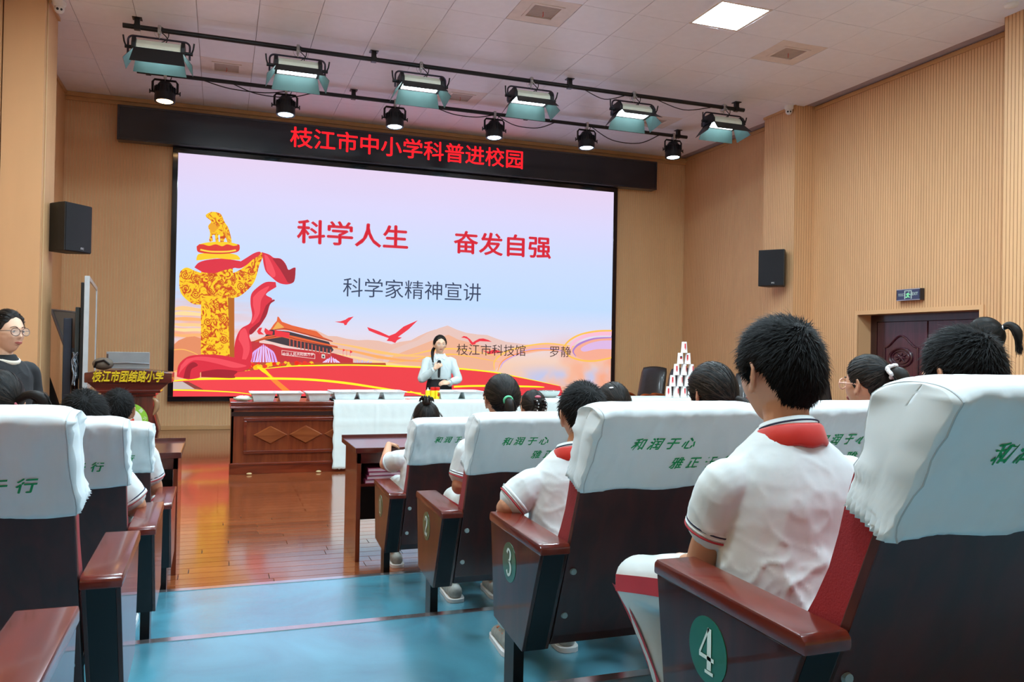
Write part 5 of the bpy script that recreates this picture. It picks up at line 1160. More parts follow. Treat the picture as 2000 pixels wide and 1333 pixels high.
g2 = lambda a, b, c, d, sx, sy: math.exp(-((a - c) / sx) ** 2 - ((b - d) / sy) ** 2)
def ss(a, b, x): t = min(1, max(0, (x - a) / (b - a))); return t * t * (3 - 2 * t)
def hsurf(dx, dy, dz, female=False):
    x, y, z = .0745 * dx, .094 * dy, .113 * dz
    k = ss(0, 1, -dz) if dz < 0 else 0
    x *= 1 - .26 * k
    if dy < 0: y *= 1 - .42 * k
    if dz > 0: x *= 1 + .04 * dz; 
    if dy > 0:
        y -= .006 * dy ** 4
        y += .012 * g2(dx, dz, 0, -.80, .28, .2) + .004 * g2(dx, dz, 0, .24, .5, .1) - .007 * (g2(dx, dz, .38, .06, .17, .11) + g2(dx, dz, -.38, .06, .17, .11))
        y += .019 * g2(dx, dz, 0, -.20, .11, .085) + .009 * g2(dx, dz, 0, -.06, .08, .14) + .005 * g2(dx, dz, .10, -.25, .07, .05) + .005 * g2(dx, dz, -.10, -.25, .07, .05)
        y += .005 * g2(dx, dz, 0, -.46, .24, .05) + .004 * g2(dx, dz, 0, -.56, .2, .05) - .003 * g2(dx, dz, 0, -.51, .25, .018)
        y += .005 * (g2(dx, dz, .5, -.22, .22, .2) + g2(dx, dz, -.5, -.22, .22, .2))
    return Vector((x, y, z))
def sph(nu, nv):
    vs = []; fs = []
    for i in range(nv + 1):
        th = PI * min(max(i, .04), nv - .04) / nv
        for j in range(nu): a = 2 * PI * j / nu; vs.append((math.sin(th) * math.sin(a), math.sin(th) * math.cos(a), math.cos(th)))
    for i in range(nv):
        for j in range(nu): a = i * nu + j; b = i * nu + (j + 1) % nu; fs.append((a, a + nu, b + nu, b))
    fs += [tuple(range(nu)), tuple(range((nv + 1) * nu - 1, nv * nu - 1, -1))]
    return vs, fs
THR = {'boy': [(0, .50), (35, .50), (58, .34), (70, -.02), (84, -.16), (92, .12), (112, .06), (125, -.22), (150, -.58), (180, -.66)],
       'girl': [(0, .62), (35, .56), (60, .30), (75, .06), (85, -.10), (95, .06), (115, -.05), (130, -.35), (155, -.66), (180, -.72)],
       'fringe': [(0, .30), (35, .32), (58, .22), (72, -.10), (85, -.25), (97, .0), (115, -.10), (130, -.40), (155, -.70), (180, -.78)]}
def thr(kind, dx, dy):
    a = abs(math.degrees(math.atan2(dx, dy))); L = THR[kind]
    for (a0, t0), (a1, t1) in zip(L, L[1:]):
        if a0 <= a <= a1: return t0 + (t1 - t0) * ss(0, 1, (a - a0) / (a1 - a0))
    return L[-1][1]
def hair_off(kind, dx, dy, dz, T, seed):
    m = dz - thr(kind, dx, dy); t = ss(-.02, .16, m) * T
    t *= 1 + .25 * max(0, dz) + .22 * max(0, -dy)
    return t + (.0 if m > 0 else -.004 * ss(0, .08, -m))
def make_hair(root, M, hs, kind, T, seed, tufts, style, knot=None, mh=None, wid=.0022):
    mh = mh or m_hair; rr = random.Random(seed); vs, fs = sph(64, 44); out = []; keep = []
    for (dx, dy, dz) in vs:
        p = hsurf(dx, dy, dz); n = Vector((dx / .075, dy / .094, dz / .113)).normalized(); o = hair_off(kind, dx, dy, dz, T, seed)
        w = .0016 * noise.noise(Vector((dx * 14, dy * 14, dz * 5 + seed))) if o > .002 else 0
        out.append(M @ ((p + n * (o + w)) * hs)); keep.append(dz - thr(kind, dx, dy))
    mb = MB(); f2 = [f for f in fs if max(keep[i] for i in f) > -.06]; mb.add(out, f2)
    def surf(d, extra=0):
        d = d.normalized(); p = hsurf(d.x, d.y, d.z); n = Vector((d.x / .075, d.y / .094, d.z / .113)).normalized()
        return p + n * (max(hair_off(kind, d.x, d.y, d.z, T, seed), 0) + extra), n
    crown = Vector((.1, -.55, .83)).normalized()
    def strip(P, w, ns):
        k = len(mb.v); n = len(P)
        for i, p in enumerate(P):
            t = (P[min(i + 1, n - 1)] - P[max(i - 1, 0)]); s_ = t.cross(ns[i]); s_ = s_.normalized() if s_.length > 1e-9 else Vector((1, 0, 0))
            ww = w * (1 - (i / (n - 1)) ** 2 * .92); mb.v += [tuple(M @ ((p - s_ * ww / 2) * hs)), tuple(M @ ((p + s_ * ww / 2) * hs))]
        for i in range(n - 1): mb.f.append((k + 2 * i, k + 2 * i + 1, k + 2 * i + 3, k + 2 * i + 2)); mb.m.append(0)
    def rnd_dir():
        while True:
            d = Vector((rr.gauss(0, 1), rr.gauss(0, 1), rr.gauss(0, 1))).normalized(); m = d.z - thr(kind, d.x, d.y)
            if m > 0: return d, m
    if style == 'comb': tufts = int(tufts * 1.8)
    for _ in range(tufts):
        d, m = rnd_dir()
        if style == 'short':
            p, n = surf(d, -.003); fl = (d - crown); fl = fl - n * fl.dot(n); fl = fl.normalized() if fl.length > 1e-6 else Vector((0, 1, 0))
            L = (.014 + .014 * rr.random()) * (.45 + .55 * ss(0, .5, m)) * (1 + .5 * (rr.random() < .12)); j = Vector((rr.gauss(0, .22), rr.gauss(0, .22), rr.gauss(0, .22)))
            dr = (fl * .9 + n * (.30 + .35 * max(0, d.z)) + j).normalized(); p1 = p + dr * L * .5; p2 = p + dr * L * .95 + fl * L * .15 - n * L * .12
            strip([p, p1, p2], wid * (.7 + .6 * rr.random()), [n, n, n])
        else:
            g = knot[rr.randrange(len(knot))] if len(knot) > 1 and abs(d.x) < .1 else min(knot, key=lambda q: (q - d).length)
            P = []; N = []; ex = .001 + .006 * rr.random() ** 2; w2 = Vector((rr.gauss(0, .05), rr.gauss(0, .05), rr.gauss(0, .05)))
            for i in range(8):
                t = i / 7; q = (d.lerp(g, t) + w2 * math.sin(PI * t)); 
                if q.length < .2: q = q + Vector((0, -.4, .2))
                p, n = surf(q, ex); P.append(p); N.append(n)
            strip(P, .0038 * (.5 + .8 * rr.random()), N)
    if style != 'short':
        for _ in range(14):
            d, m = rnd_dir(); p, n = surf(d, 0); L = .02 + .03 * rr.random(); j = Vector((rr.gauss(0, .5), rr.gauss(0, .5), rr.gauss(0, .5)))
            strip([p, p + (n + j * .5).normalized() * L * .5, p + (n + j).normalized() * L + Vector((0, 0, -.01))], .0009, [j.normalized()] * 3)
    h = mb.build('hair', mh, root, smooth=True, fix=False); h['kind'] = 'stuff'
    return h, surf
def tail(root, M, hs, pts, r, seed, n=90, name='ponytail', mh=None, loose=.010):
    mb = MB(); P = [M @ (Vector(p) * hs) for p in pts]; mb.limb(P, [q * hs for q in r], 12, 5); rr = random.Random(seed)
    c = []; 
    for _ in range(n):
        a = rr.random() * 2 * PI; e = .55 + .55 * rr.random(); off = [Vector((math.cos(a) * q, math.sin(a) * q * .7, math.sin(a + 1) * q * .5)) * e * hs for q in r]
        Q = [p + o for p, o in zip(P, off)]; Q[-1] += Vector((rr.gauss(0, loose), rr.gauss(0, loose), rr.gauss(0, loose) - .01)); mb.tube(smooth3(Q, 4), [.0016] * (4 * (len(Q) - 1)) + [.0004], 3, cap=False)
    h = mb.build(name, mh or m_hair, root, smooth=True, fix=False); h['kind'] = 'stuff'; return h
def smooth3(P, sub):
    out = []; n = len(P)
    for i in range(n - 1):
        p0, p1, p2, p3 = P[max(i - 1, 0)], P[i], P[i + 1], P[min(i + 2, n - 1)]
        for k in range(sub): t = k / sub; out.append(.5 * ((2 * p1) + (p2 - p0) * t + (2 * p0 - 5 * p1 + 4 * p2 - p3) * t * t + (3 * p1 - p0 - 3 * p2 + p3) * t ** 3))
    return out + [P[-1]]
def hand(mb, wrist, fwd, palm, side, curl=.5, s=1.0):
    """palm block, four curled fingers of unequal length and a thumb; fwd: towards the fingertips, palm: out of the palm"""
    f = Vector(fwd).normalized(); p = Vector(palm); p = (p - f * p.dot(f)).normalized(); x = f.cross(p) * side      # x: towards the thumb
    w = Vector(wrist); L = .078 * s
    mb.limb([w, w + f * L * .3, w + f * L * .75, w + f * L], [(.024 * s, .017 * s), (.033 * s, .014 * s), (.036 * s, .013 * s), (.034 * s, .011 * s)], 12, 3, up=tuple(x))
    for k, (off, ln) in enumerate(((.026, .070), (.009, .078), (-.009, .073), (-.026, .058))):
        b = w + f * L * .92 + x * off * s; d = f.copy(); pts = [b]; q = b
        for j, (fr, an) in enumerate(((.45, .5), (.32, .9), (.23, .7))):
            a = curl * an * 1.6; d = (d * math.cos(a) + p * math.sin(a)).normalized(); q = q + d * ln * fr * s; pts.append(q)
        mb.limb(pts, [.0088 * s, .0084 * s, .0078 * s, .0066 * s], 8, 3)
    b = w + f * L * .28 + x * .026 * s; d = (f * .55 + x * .75 + p * .35).normalized(); q1 = b + d * .034 * s; d2 = (f * .85 + x * .15 + p * (.3 + curl * .5)).normalized(); q2 = q1 + d2 * .028 * s; q3 = q2 + (d2 - x * .3 + p * .2 * curl).normalized() * .022 * s
    mb.limb([b - d * .01, q1, q2, q3], [.014 * s, .0108 * s, .0095 * s, .0078 * s], 8, 3)
def torus_band(center, rx, ry, r, m, parent, name, tilt=(0, 0), n=36, h=None, R=None):
    mb = MB(); pts = []
    for i in range(n + 1):
        a = 2 * PI * i / n; v = Vector((rx * math.cos(a), ry * math.sin(a), rx * math.cos(a) * tilt[0] + ry * math.sin(a) * tilt[1]))
        pts.append(Vector(center) + (R @ v if R else v))
    mb.tube(pts, [(h or r, r)] * (n + 1) if h else r, 6, cap=False, up=(0, 0, 1)); return mb.build(name, m, parent, smooth=True)
def face(root, M, hs, skin, eyes_closed=False):
    for s in (-1, 1):
        e = MB(); c = Vector((s * .031, .0735, .008)); e.ball(c, (.0125, .011, .0085), 16, 10); e.v = [tuple(M @ (Vector(v) * hs)) for v in e.v]; eo = e.build('eye', m_eye, root, smooth=True)
        e = MB(); e.ball(c + Vector((0, .0072, -.0008)), (.0058, .0045, .0062), 12, 8); e.v = [tuple(M @ (Vector(v) * hs)) for v in e.v]; e.build('iris', m_iris, eo, smooth=True)
        e = MB(); e.limb([c + Vector((s * -.014, .0075, .000)), c + Vector((0, .0125, .0065)), c + Vector((s * .015, .005, .001))], [.0022, .0035, .002], 8, 4); e.v = [tuple(M @ (Vector(v) * hs)) for v in e.v]; e.build('eyelid', skin, root, smooth=True)
        e = MB(); e.limb([(s * .014, .0885, .028), (s * .030, .0875, .0335), (s * .048, .075, .029)], [(.0016, .003), (.0016, .003), (.001, .0016)], 8, 4); e.v = [tuple(M @ (Vector(v) * hs)) for v in e.v]; e.build('eyebrow', m_brow, root, smooth=True)
    e = MB(); e.limb([(-.023, .0825, -.0545), (-.010, .0905, -.0515), (0, .092, -.053), (.010, .0905, -.0515), (.023, .0825, -.0545)], [.0018, .0038, .0036, .0038, .0018], 8, 3)
    e.limb([(-.021, .0825, -.0555), (0, .0905, -.061), (.021, .0825, -.0555)], [.0018, .0046, .0018], 8, 4)
    e.v = [tuple(M @ (Vector(v) * hs)) for v in e.v]; e.build('lips', m_lip, root, smooth=True)
def glasses(root, M, hs, m, r=.0225, name='glasses', lens=True, w=.0011):
    T = lambda P: [M @ (Vector(p) * hs) for p in P]; g = MB()
    for s in (-1, 1):
        ringp = [(s * .033 + r * 1.08 * math.cos(2 * PI * i / 24), .099 - .006 * abs(math.cos(2 * PI * i / 24)) * (1 if s * math.cos(2 * PI * i / 24) > 0 else 0), .004 + r * .86 * math.sin(2 * PI * i / 24)) for i in range(25)]
        g.tube(T(ringp), w * hs, 6, cap=False); g.tube(T([(s * (.033 + r * 1.05), .094, .010), (s * .078, .06, .010), (s * .083, .0, .008), (s * .081, -.012, -.006)]), w * hs, 6)
    g.tube(T([(-.0105, .099, .008), (0, .102, .011), (.0105, .099, .008)]), w * hs, 6)
    o = g.build(name, m, root, smooth=True)
    if lens:
        for s in (-1, 1):
            l_ = MB(); l_.add(T([(s * .033 + r * math.cos(2 * PI * i / 20), .0985, .004 + r * .82 * math.sin(2 * PI * i / 20)) for i in range(20)]), [tuple(range(20))]); l_.build('lens', m_glass, o, fix=False)
    return o
def rotM(yaw=0, pitch=0, roll=0): return Matrix.Rotation(-yaw, 4, 'Z') @ Matrix.Rotation(pitch, 4, 'X') @ Matrix.Rotation(roll, 4, 'Y')
def ears(mb, M, hs):
    for s in (-1, 1):
        T = lambda P: [M @ (Vector(p) * hs) for p in P]
        rim = [(s * .073, .004, -.030), (s * .083, -.010, -.026), (s * .090, -.022, -.004), (s * .092, -.022, .016), (s * .087, -.010, .028), (s * .078, .004, .022), (s * .074, .008, .008)]
        mb.limb(T(rim), [.006 * hs, .0055 * hs, .0052 * hs, .005 * hs, .005 * hs, .0048 * hs, .004 * hs], 8, 4)
        mb.limb(T([(s * .070, -.002, -.022), (s * .078, -.012, -.004), (s * .079, -.012, .014)]), [(.005 * hs, .011 * hs), (.004 * hs, .014 * hs), (.004 * hs, .012 * hs)], 8, 3)
        mb.limb(T([(s * .073, .006, -.027), (s * .077, .002, -.036)]), [.0068 * hs, .0062 * hs], 8, 2)
def seated(label, loc, az, H, hs=1.0, hyaw=0, hpitch=0, hroll=0, hdx=0, hdy=.0, hair='boy', style='short', T=.014, tufts=1500, knot=None, seed=1, vox=.006, scarf=True, arms=None, trousers='white', lean=0, W=1.0, skin=None, leanx=0, group='seated schoolchildren', feet=True, mh=None, wid=.0026):
    skin = skin or m_skin
    root = thing('person', label, 'person', loc, -az, group)
    h = .225 * hs; chin = H - h; cz = H - .113 * hs; sh = chin - .118          # shoulder joint height
    hip = .56
    hc = Vector((hdx + leanx, hdy + lean, cz)); Rm = rotM(hyaw, hpitch, hroll); M = Matrix.Translation(hc) @ Rm
    lx = lambda z: leanx * ss(hip, chin, z); ly = lambda z: lean * ss(hip, chin, z)
    SHP = {}
    A = arms or {}
    # joints
    J = {}
    for s in (-1, 1):
        J[s] = dict(sh=Vector((s * .148 * W + lx(sh), ly(sh), sh)), el=Vector((s * .205 * W, .04, sh - .20)), wr=Vector((s * .115, .235, .555)), hd=Vector((-s * .3, .9, -.25)), palm=Vector((0, 0, -1)), curl=.35)
        J[s].update(A.get(s, {}))
    # skin: head, neck, arms, hands in one surface
    mb = MB(); vs, fs = sph(60, 44); mb.add([M @ (hsurf(*d) * hs) for d in vs], fs); ears(mb, M, hs)
    nb = Vector((lx(chin) , ly(chin) - .005, chin - .10)); mb.limb([nb, nb + Vector((0, 0, .04)), hc + Rm @ Vector((0, -.022, -.055)) * hs], [.052, .048 * hs, .05 * hs], 16, 4)
    for s in (-1, 1):
        j = J[s]; mb.limb([j['sh'] * .6 + j['el'] * .4, j['sh'] * .3 + j['el'] * .7, j['el'], j['el'] * .6 + j['wr'] * .4, j['wr']], [.036, .036, .033, .031, .020], 12, 4)
        hand(mb, j['wr'], j['hd'], j['palm'], s, j['curl'], .86)
    body = bake(mb, vox, skin, 'body', root, 3)
    # shirt
    sb = MB(); st = [(.47, .160, .135), (.54, .172, .14), (.62, .170, .128), (.70, .165, .115)]
    top = sh - .02
    st = [(z if i == 0 else .47 + (z - .47) * (top - .10 - .47) / .23, a, b) for i, (z, a, b) in enumerate(st)] + [(sh - .04, .166, .108), (sh + .01, .160, .10), (sh + .045, .142, .090), (sh + .072, .112, .078), (sh + .095, .084, .068), (sh + .108, .068, .062), (sh + .116, .062, .059)]
    prof_v = []; prof_f = []; n = 28
    for z, a, b in st:
        for k in range(n):
            t = 2 * PI * k / n; prof_v.append((a * W * math.cos(t) + lx(z), b * math.sin(t) + ly(z) + (-.012 if math.sin(t) < 0 and z > .7 else 0) * abs(math.sin(t)), z))
    for i in range(len(st) - 1):
        for k in range(n): a = i * n + k; b = i * n + (k + 1) % n; prof_f.append((a, b, b + n, a + n))
    prof_f += [tuple(range(n - 1, -1, -1)), tuple(range((len(st) - 1) * n, len(st) * n))]; sb.add(prof_v, prof_f)
    cuffs = []
    for s in (-1, 1):
        j = J[s]; a = j['sh']; e = j['el']; d = (e - a); c1 = a + d * A.get('sleeve', .62)
        sb.limb([a + Vector((-s * .05, 0, .0)), a + Vector((s * .006, 0, -.008)), a + d * .32, c1], [.052, .058, .062, .060], 18, 5)
        cuffs.append((s, c1, d.normalized()))
    sd = seed * 3.7
    def wr_(p):
        q = Vector((p.x * 9, p.y * 9, p.z * 4.5 + sd)); a = 1 - abs(noise.noise(q)) * 2.4; b = 1 - abs(noise.noise(Vector((p.x * 14 + p.z * 9, p.y * 12, p.z * 12 - p.x * 8 + sd)))) * 3
        low = ss(top, .5, p.z); c = 1 - abs(noise.noise(Vector((p.x * 22 + p.z * 16, p.y * 14, p.z * 18 - p.x * 16 + sd)))) * 3.2; return .007 * max(0, a) ** 2 * (.4 + low) + .005 * max(0, b) ** 2 * (.3 + low) + .0022 * max(0, c) ** 2 * (.2 + low) + .005 * noise.noise(q * .5)
    bake(sb, max(vox, .006), m_polo, 'polo_shirt', root, 3, wr_)
    for s, c, d in cuffs:
        q = Vector((0, 0, 1)).rotation_difference(d).to_matrix()
        cb = torus_band(c + d * .008, .0575, .0575, .005, m_polo, root, 'sleeve_cuff', R=q, h=.013)
        for o_, m_ in ((-.004, m_navy), (.004, m_polo), (.011, m_rtrim)): torus_band(c + d * (.008 + o_), .0615, .0615, .0016, m_, cb, 'cuff_stripe', R=q, h=.0028)
    # collar and scarf
    cc = Vector((lx(chin), ly(chin) - .004, chin - .006))
    col = torus_band(cc, .059, .060, .006, m_polo, root, 'collar', tilt=(0, -.35), h=.020)
    torus_band(cc + Vector((0, 0, .008)), .0655, .0665, .0012, m_navy, col, 'collar_stripe', tilt=(0, -.35), h=.0022)
    if scarf:
        sc = MB(); n = 40; cols_ = []
        for i in range(n + 1):
            t = 2 * PI * i / n; back = max(0, -math.sin(t)); rx = .067 + .006 * (back); k = []
            fold = .003 * math.sin(t * 9)
            for (u, v) in ((0, .010), (.3, .006), (.65, -.008 - .004 * back), (1, -.018 - .016 * back), (.85, -.022 - .020 * back), (.3, -.014)):
                r_ = u * (.013 + .006 * back); k.append(cc + Vector(((rx + r_) * math.cos(t), (rx * .98 + r_) * math.sin(t), v - .30 * .062 * math.sin(t) + fold * u - .004)))
            cols_.append(k)
        vv = [p for k in cols_ for p in k]; ff = []
        for i in range(n):
            for q in range(6): ff.append((i * 6 + q, i * 6 + (q + 1) % 6, (i + 1) * 6 + (q + 1) % 6, (i + 1) * 6 + q))
        sc.add(vv, ff)
        sc.limb([cc + Vector((0, .085, -.05)), cc + Vector((.02, .115, -.11)), cc + Vector((.03, .12, -.19))], [(.018, .01), (.022, .008), (.03, .004)], 8, 4)
        sc.limb([cc + Vector((0, .085, -.05)), cc + Vector((-.02, .115, -.11)), cc + Vector((-.03, .12, -.18))], [(.018, .01), (.022, .008), (.03, .004)], 8, 4)
        sc.build('red_scarf', m_scarf, root, smooth=True)
    # trousers and shoes
    tm_ = {'white': m_trou, 'navy': m_dtrou}[trousers]; tb = MB(); tb.limb([(0, -.01, .50), (0, .06, .52)], [(.16, .10), (.15, .09)], 20, 4, up=(1, 0, 0))
    for s in (-1, 1):
        kx = s * .115; fy = .42; fx = kx
        if A.get('knee'): kx = A['knee'][0 if s < 0 else 1]; fx = kx
        if A.get('foot') and s < 0: fx, fy = A['foot']
        yo = fy - .42
        kz = A.get('kz', 0); pts = [(s * .085, .02, .535), (s * .095 + kx * .2, .2, .545 + kz / 2), (kx, .41, .53 + kz)]; tb.limb(pts, [.082, .078, .066], 18, 5)
        tb.limb([(kx, .40, .525 + kz), ((kx + fx) / 2, .43 + yo * .45, .34), (fx, fy, .12)], [.064, .056, .048], 16, 5)
        ks = kx; kx = fx
        sh_ = MB(); sh_.limb([(kx, .36 + yo, .045), (kx, .44 + yo, .045), (kx, .54 + yo, .032)], [(.036, .042), (.040, .040), (.038, .028)], 14, 5, up=(1, 0, 0)); so = sh_.build('shoe', m_shoe, root, smooth=True)
        sh_ = MB(); sh_.prism(smooth([(kx - .038, .33 + yo), (kx + .038, .33 + yo), (kx + .044, .45 + yo), (kx + .036, .57 + yo), (kx - .036, .57 + yo), (kx - .044, .45 + yo)], 4, True), .001, .020, 'z'); sh_.build('sole', m_camw, so, auto=40)
        for yy in (.40, .44, .48): MB().tube([(kx - .03, yy + yo, .068), (kx, yy + .005 + yo, .085 - (yy - .4) * .1), (kx + .03, yy + yo, .068)], .004, 6).build('lace', m_shoeo, so)
        if trousers == 'white':
            r_ = MB()
            for P, R_ in (([(s * .085, .02, .535), (s * .095 + ks * .2, .2, .545 + kz / 2), (ks, .41, .53 + kz)], [.082, .078, .066]), ([(ks, .42, .52 + kz), ((ks + fx) / 2, .43 + yo * .45, .34), (fx, fy, .13)], [.062, .056, .048])):
                Q = smooth3([Vector(p) for p in P], 6); vv = []
                for i, p in enumerate(Q):
                    u = i / (len(Q) - 1) * 2; rr_ = R_[int(min(u, 1.999))] * (1 - u % 1) + R_[min(int(min(u, 1.999)) + 1, 2)] * (u % 1) if u < 2 else R_[2]
                    nx = Vector((1, 0, 0)); rr_ = rr_ * 1.02 + .004
                    side_ = Vector((0, 0, 1)) if len(r_.v) == 0 and P[0][1] < .1 else Vector((0, 1, 0))
                    for w_ in (-.022, .022):
                        vv.append(p + Vector((s, 0, 0)) * math.sqrt(max(rr_ ** 2 - w_ ** 2, 0)) + side_ * w_)
                r_.add(vv, [(2 * i, 2 * i + 1, 2 * i + 3, 2 * i + 2) for i in range(len(Q) - 1)])
            r_.build('side_stripe', m_rtrim, root, smooth=True, fix=False)
    bake(tb, .010, tm_, 'trousers', root, 2, lambda p: .004 * noise.noise(p * 14))
    face(root, M, hs, skin)
    hr, surf = make_hair(root, M, hs, hair, T, seed, tufts, style, knot, mh, wid)
    return root, M, hs, surf, J
def at(row, k, side=1):      # seat centre
    return ((AX + .365 + SP * k) if side > 0 else (BXL - .365 - SP * k)), ROWY[row], ROWZ[row]
dirv = lambda *a: Vector(a).normalized()
# --- the big boy of the nearest row
P_ = seated('big boy from behind with short black hair and red scarf, in the nearest row', (1.215, 1.50, .36), .04, 1.155, 1.04, hyaw=-.10, hdx=.020, hdy=.06, T=.016, tufts=9000, seed=3, vox=.0045, W=1.04,
            arms={-1: dict(el=Vector((-.185, .10, .585)), wr=Vector((-.10, .33, .55))), 1: dict(el=Vector((.20, .10, .62)), wr=Vector((.10, .33, .56))), 'knee': (-.175, .13), 'foot': (-.09, .27), 'sleeve': .44, 'kz': -.05}, lean=.03, mh=m_hairb, wid=.0021)
# --- others, row by row
seated('boy in red scarf seated beside the number 3 armrest, elbow out to the left', (1.20, 2.66, .24), .06, 1.075, .98, hyaw=.05, hdx=.045, T=.014, tufts=4000, seed=5, arms={-1: dict(el=Vector((-.25, .02, .65)), wr=Vector((-.16, .25, .60)))}, lean=.02, mh=m_hairb, hdy=.03)
seated('boy whose black hair shows above the nearest white cover at the right', (1.86, 1.58, .36), .10, 1.150, 1.05, hyaw=-.1, T=.016, tufts=6000, seed=8, mh=m_hairb, hdy=.06)
r_ = seated('girl with clear glasses and a white scrunchie, turned to the left', (2.53, 2.63, .24), -.10, 1.195, 1.0, hyaw=-.10, hair='girl', style='comb', T=.011, tufts=900, knot=[dirv(.0, -.86, .50)], seed=11, hdy=.04)
root, M, hs = r_[:3]; glasses(root, M, hs, mat('clear_pink_frame', 'dca890', .2), .025, w=.0030)
mb = MB()
for i in range(26):
    a = i * 2.4; mb.ball(M @ (Vector((.028 * math.cos(a), -.113 + .010 * math.sin(a * 3), .062 + .026 * math.sin(a))) * hs), .0095, 8, 6)
bake(mb, .003, m_scr, 'scrunchie', root, 1)
tail(root, M, hs, [(0, -.105, .062), (0, -.145, .050), (.0, -.165, -.01), (0, -.160, -.09)], [.018, .030, .030, .010], 4)
r_ = seated('girl with a low twisted hair bun, beside the cup tower', (1.845, 2.74, .24), .0, 1.150, 1.0, hyaw=-.12, hair='fringe', style='comb', T=.015, tufts=900, knot=[dirv(.25, -.93, -.25)], seed=13, hdy=.04)
root, M, hs = r_[:3]; mb = MB()
mb.limb([M @ (Vector(p) * hs) for p in ((.02, -.095, -.01), (.06, -.115, -.03), (.05, -.13, -.06), (.01, -.12, -.065), (.0, -.105, -.045))], [.022, .024, .022, .02, .012], 12, 5); o = mb.build('hair_bun', m_hair, root, smooth=True)
r_ = seated('girl with mint green hair tie behind the number 2 chair', (1.285, 3.75, .12), .04, 1.185, 1.0, hyaw=.02, hair='girl', style='comb', T=.013, tufts=900, knot=[dirv(0, -.98, .02)], seed=17, scarf=False, hdx=.02, hdy=.03, arms={-1: dict(el=Vector((-.20, .0, .66)), wr=Vector((-.10, .22, .62)))})
root, M, hs = r_[:3]; torus_band(M @ (Vector((0, -.112, .008)) * hs), .020, .020, .006, m_green, root, 'hair_tie', R=Matrix.Rotation(PI / 2 + .3, 3, 'X'))
tail(root, M, hs, [(0, -.105, .008), (0, -.135, -.005), (0, -.140, -.06), (0, -.125, -.14)], [.014, .022, .026, .008], 5)
r_ = seated('child with white hair clip behind the red scarf boy', (1.90, 3.72, .12), .0, 1.150, 1.0, hair='girl', style='comb', T=.012, tufts=500, knot=[dirv(0, -.98, .0)], seed=19, hdy=.03)
root, M, hs, surf = r_[:4]; p, n_ = surf(dirv(-.35, -.5, .8), .003); MB().ball(M @ (p * hs), (.018, .006, .005), 10, 6).build('hair_clip', m_bead, root, smooth=True)
tail(root, M, hs, [(0, -.105, .0), (0, -.13, -.02), (0, -.13, -.09)], [.014, .02, .008], 6, 40)
r_ = seated('small girl with a topknot, one hand on the dark desk', (1.215, 4.93, 0), .06, 1.09, .95, hair='girl', style='comb', T=.012, tufts=700, knot=[dirv(0, -.45, .9)], seed=23, scarf=False, hdx=.01, hdy=.05, W=.95,
            arms={-1: dict(el=Vector((-.235, .17, .70)), wr=Vector((-.175, .44, .795)), hd=Vector((.5, .8, -.1)), palm=Vector((0, .1, -1)), curl=.12)}, lean=.04)
root, M, hs = r_[:3]; mb = MB(); mb.ball(M @ (Vector((-.01, -.055, .130)) * hs), (.028, .028, .024), 14, 10)
for k in range(14):
    a = k * .9; mb.limb([M @ (Vector((-.01 + .012 * math.cos(a), -.055 + .012 * math.sin(a), .128)) * hs), M @ (Vector((-.01 + .035 * math.cos(a), -.055 + .03 * math.sin(a), .150 + .008 * (k % 3))) * hs), M @ (Vector((-.01 + .05 * math.cos(a), -.055 + .042 * math.sin(a), .128 + .01 * (k % 2))) * hs)], [.008, .006, .002], 6, 3)
o = mb.build('topknot', m_hair, root, smooth=True); o['kind'] = 'stuff'
for s in (-1, 1):
    mb = MB()
    for k in range(6): mb.tube([M @ (Vector((s * (.05 + k * .004), -.02 - k * .008, .09 - k * .006)) * hs), M @ (Vector((s * (.095 + k * .003), -.03 - k * .006, .05 - k * .008)) * hs), M @ (Vector((s * (.112 + .004 * k), -.03, -.01 - k * .012)) * hs)], [.0012, .001, .0004], 3)
    o = mb.build('loose_strands', m_hair, root, fix=False); o['kind'] = 'stuff'
r_ = seated('girl with beaded braids and a pink clip in the front row', (1.93, 4.92, 0), .0, 1.165, .97, hair='girl', style='comb', T=.012, tufts=600, knot=[dirv(.1, -.93, .3), dirv(-.3, -.9, .3)], seed=29, hdy=.04)
root, M, hs, surf = r_[:4]
for s in (-1, 1):
    mb = MB(); bd = MB(); 
    for k in range(9):
        c = Vector((s * .028 + .012 * math.sin(k), -.104 - .004 * (k % 2) - (.018 if k < 5 else .012), .065 - k * .021)); mb.ball(M @ (c * hs), (.017, .013, .013), 10, 8); bd.ball(M @ ((c + Vector((.004, -.015, 0))) * hs), .0042, 6, 5)
    br = mb.build('braid', m_hair, root, smooth=True); o = bd.build('bead', m_bead, br, smooth=True); br['kind'] = 'stuff'; o['kind'] = 'stuff'
p, n_ = surf(dirv(0, -.75, .66), .006); MB().ball(M @ (p * hs), (.022, .008, .010), 10, 6).build('pink_clip', m_pink, root, smooth=True)
seated('child in the front row, only dark hair showing right of the red scarf boy', (2.54, 4.92, 0), .0, 1.150, .98, hair='boy', T=.014, tufts=1200, seed=31, mh=m_hairb, hdy=.03)
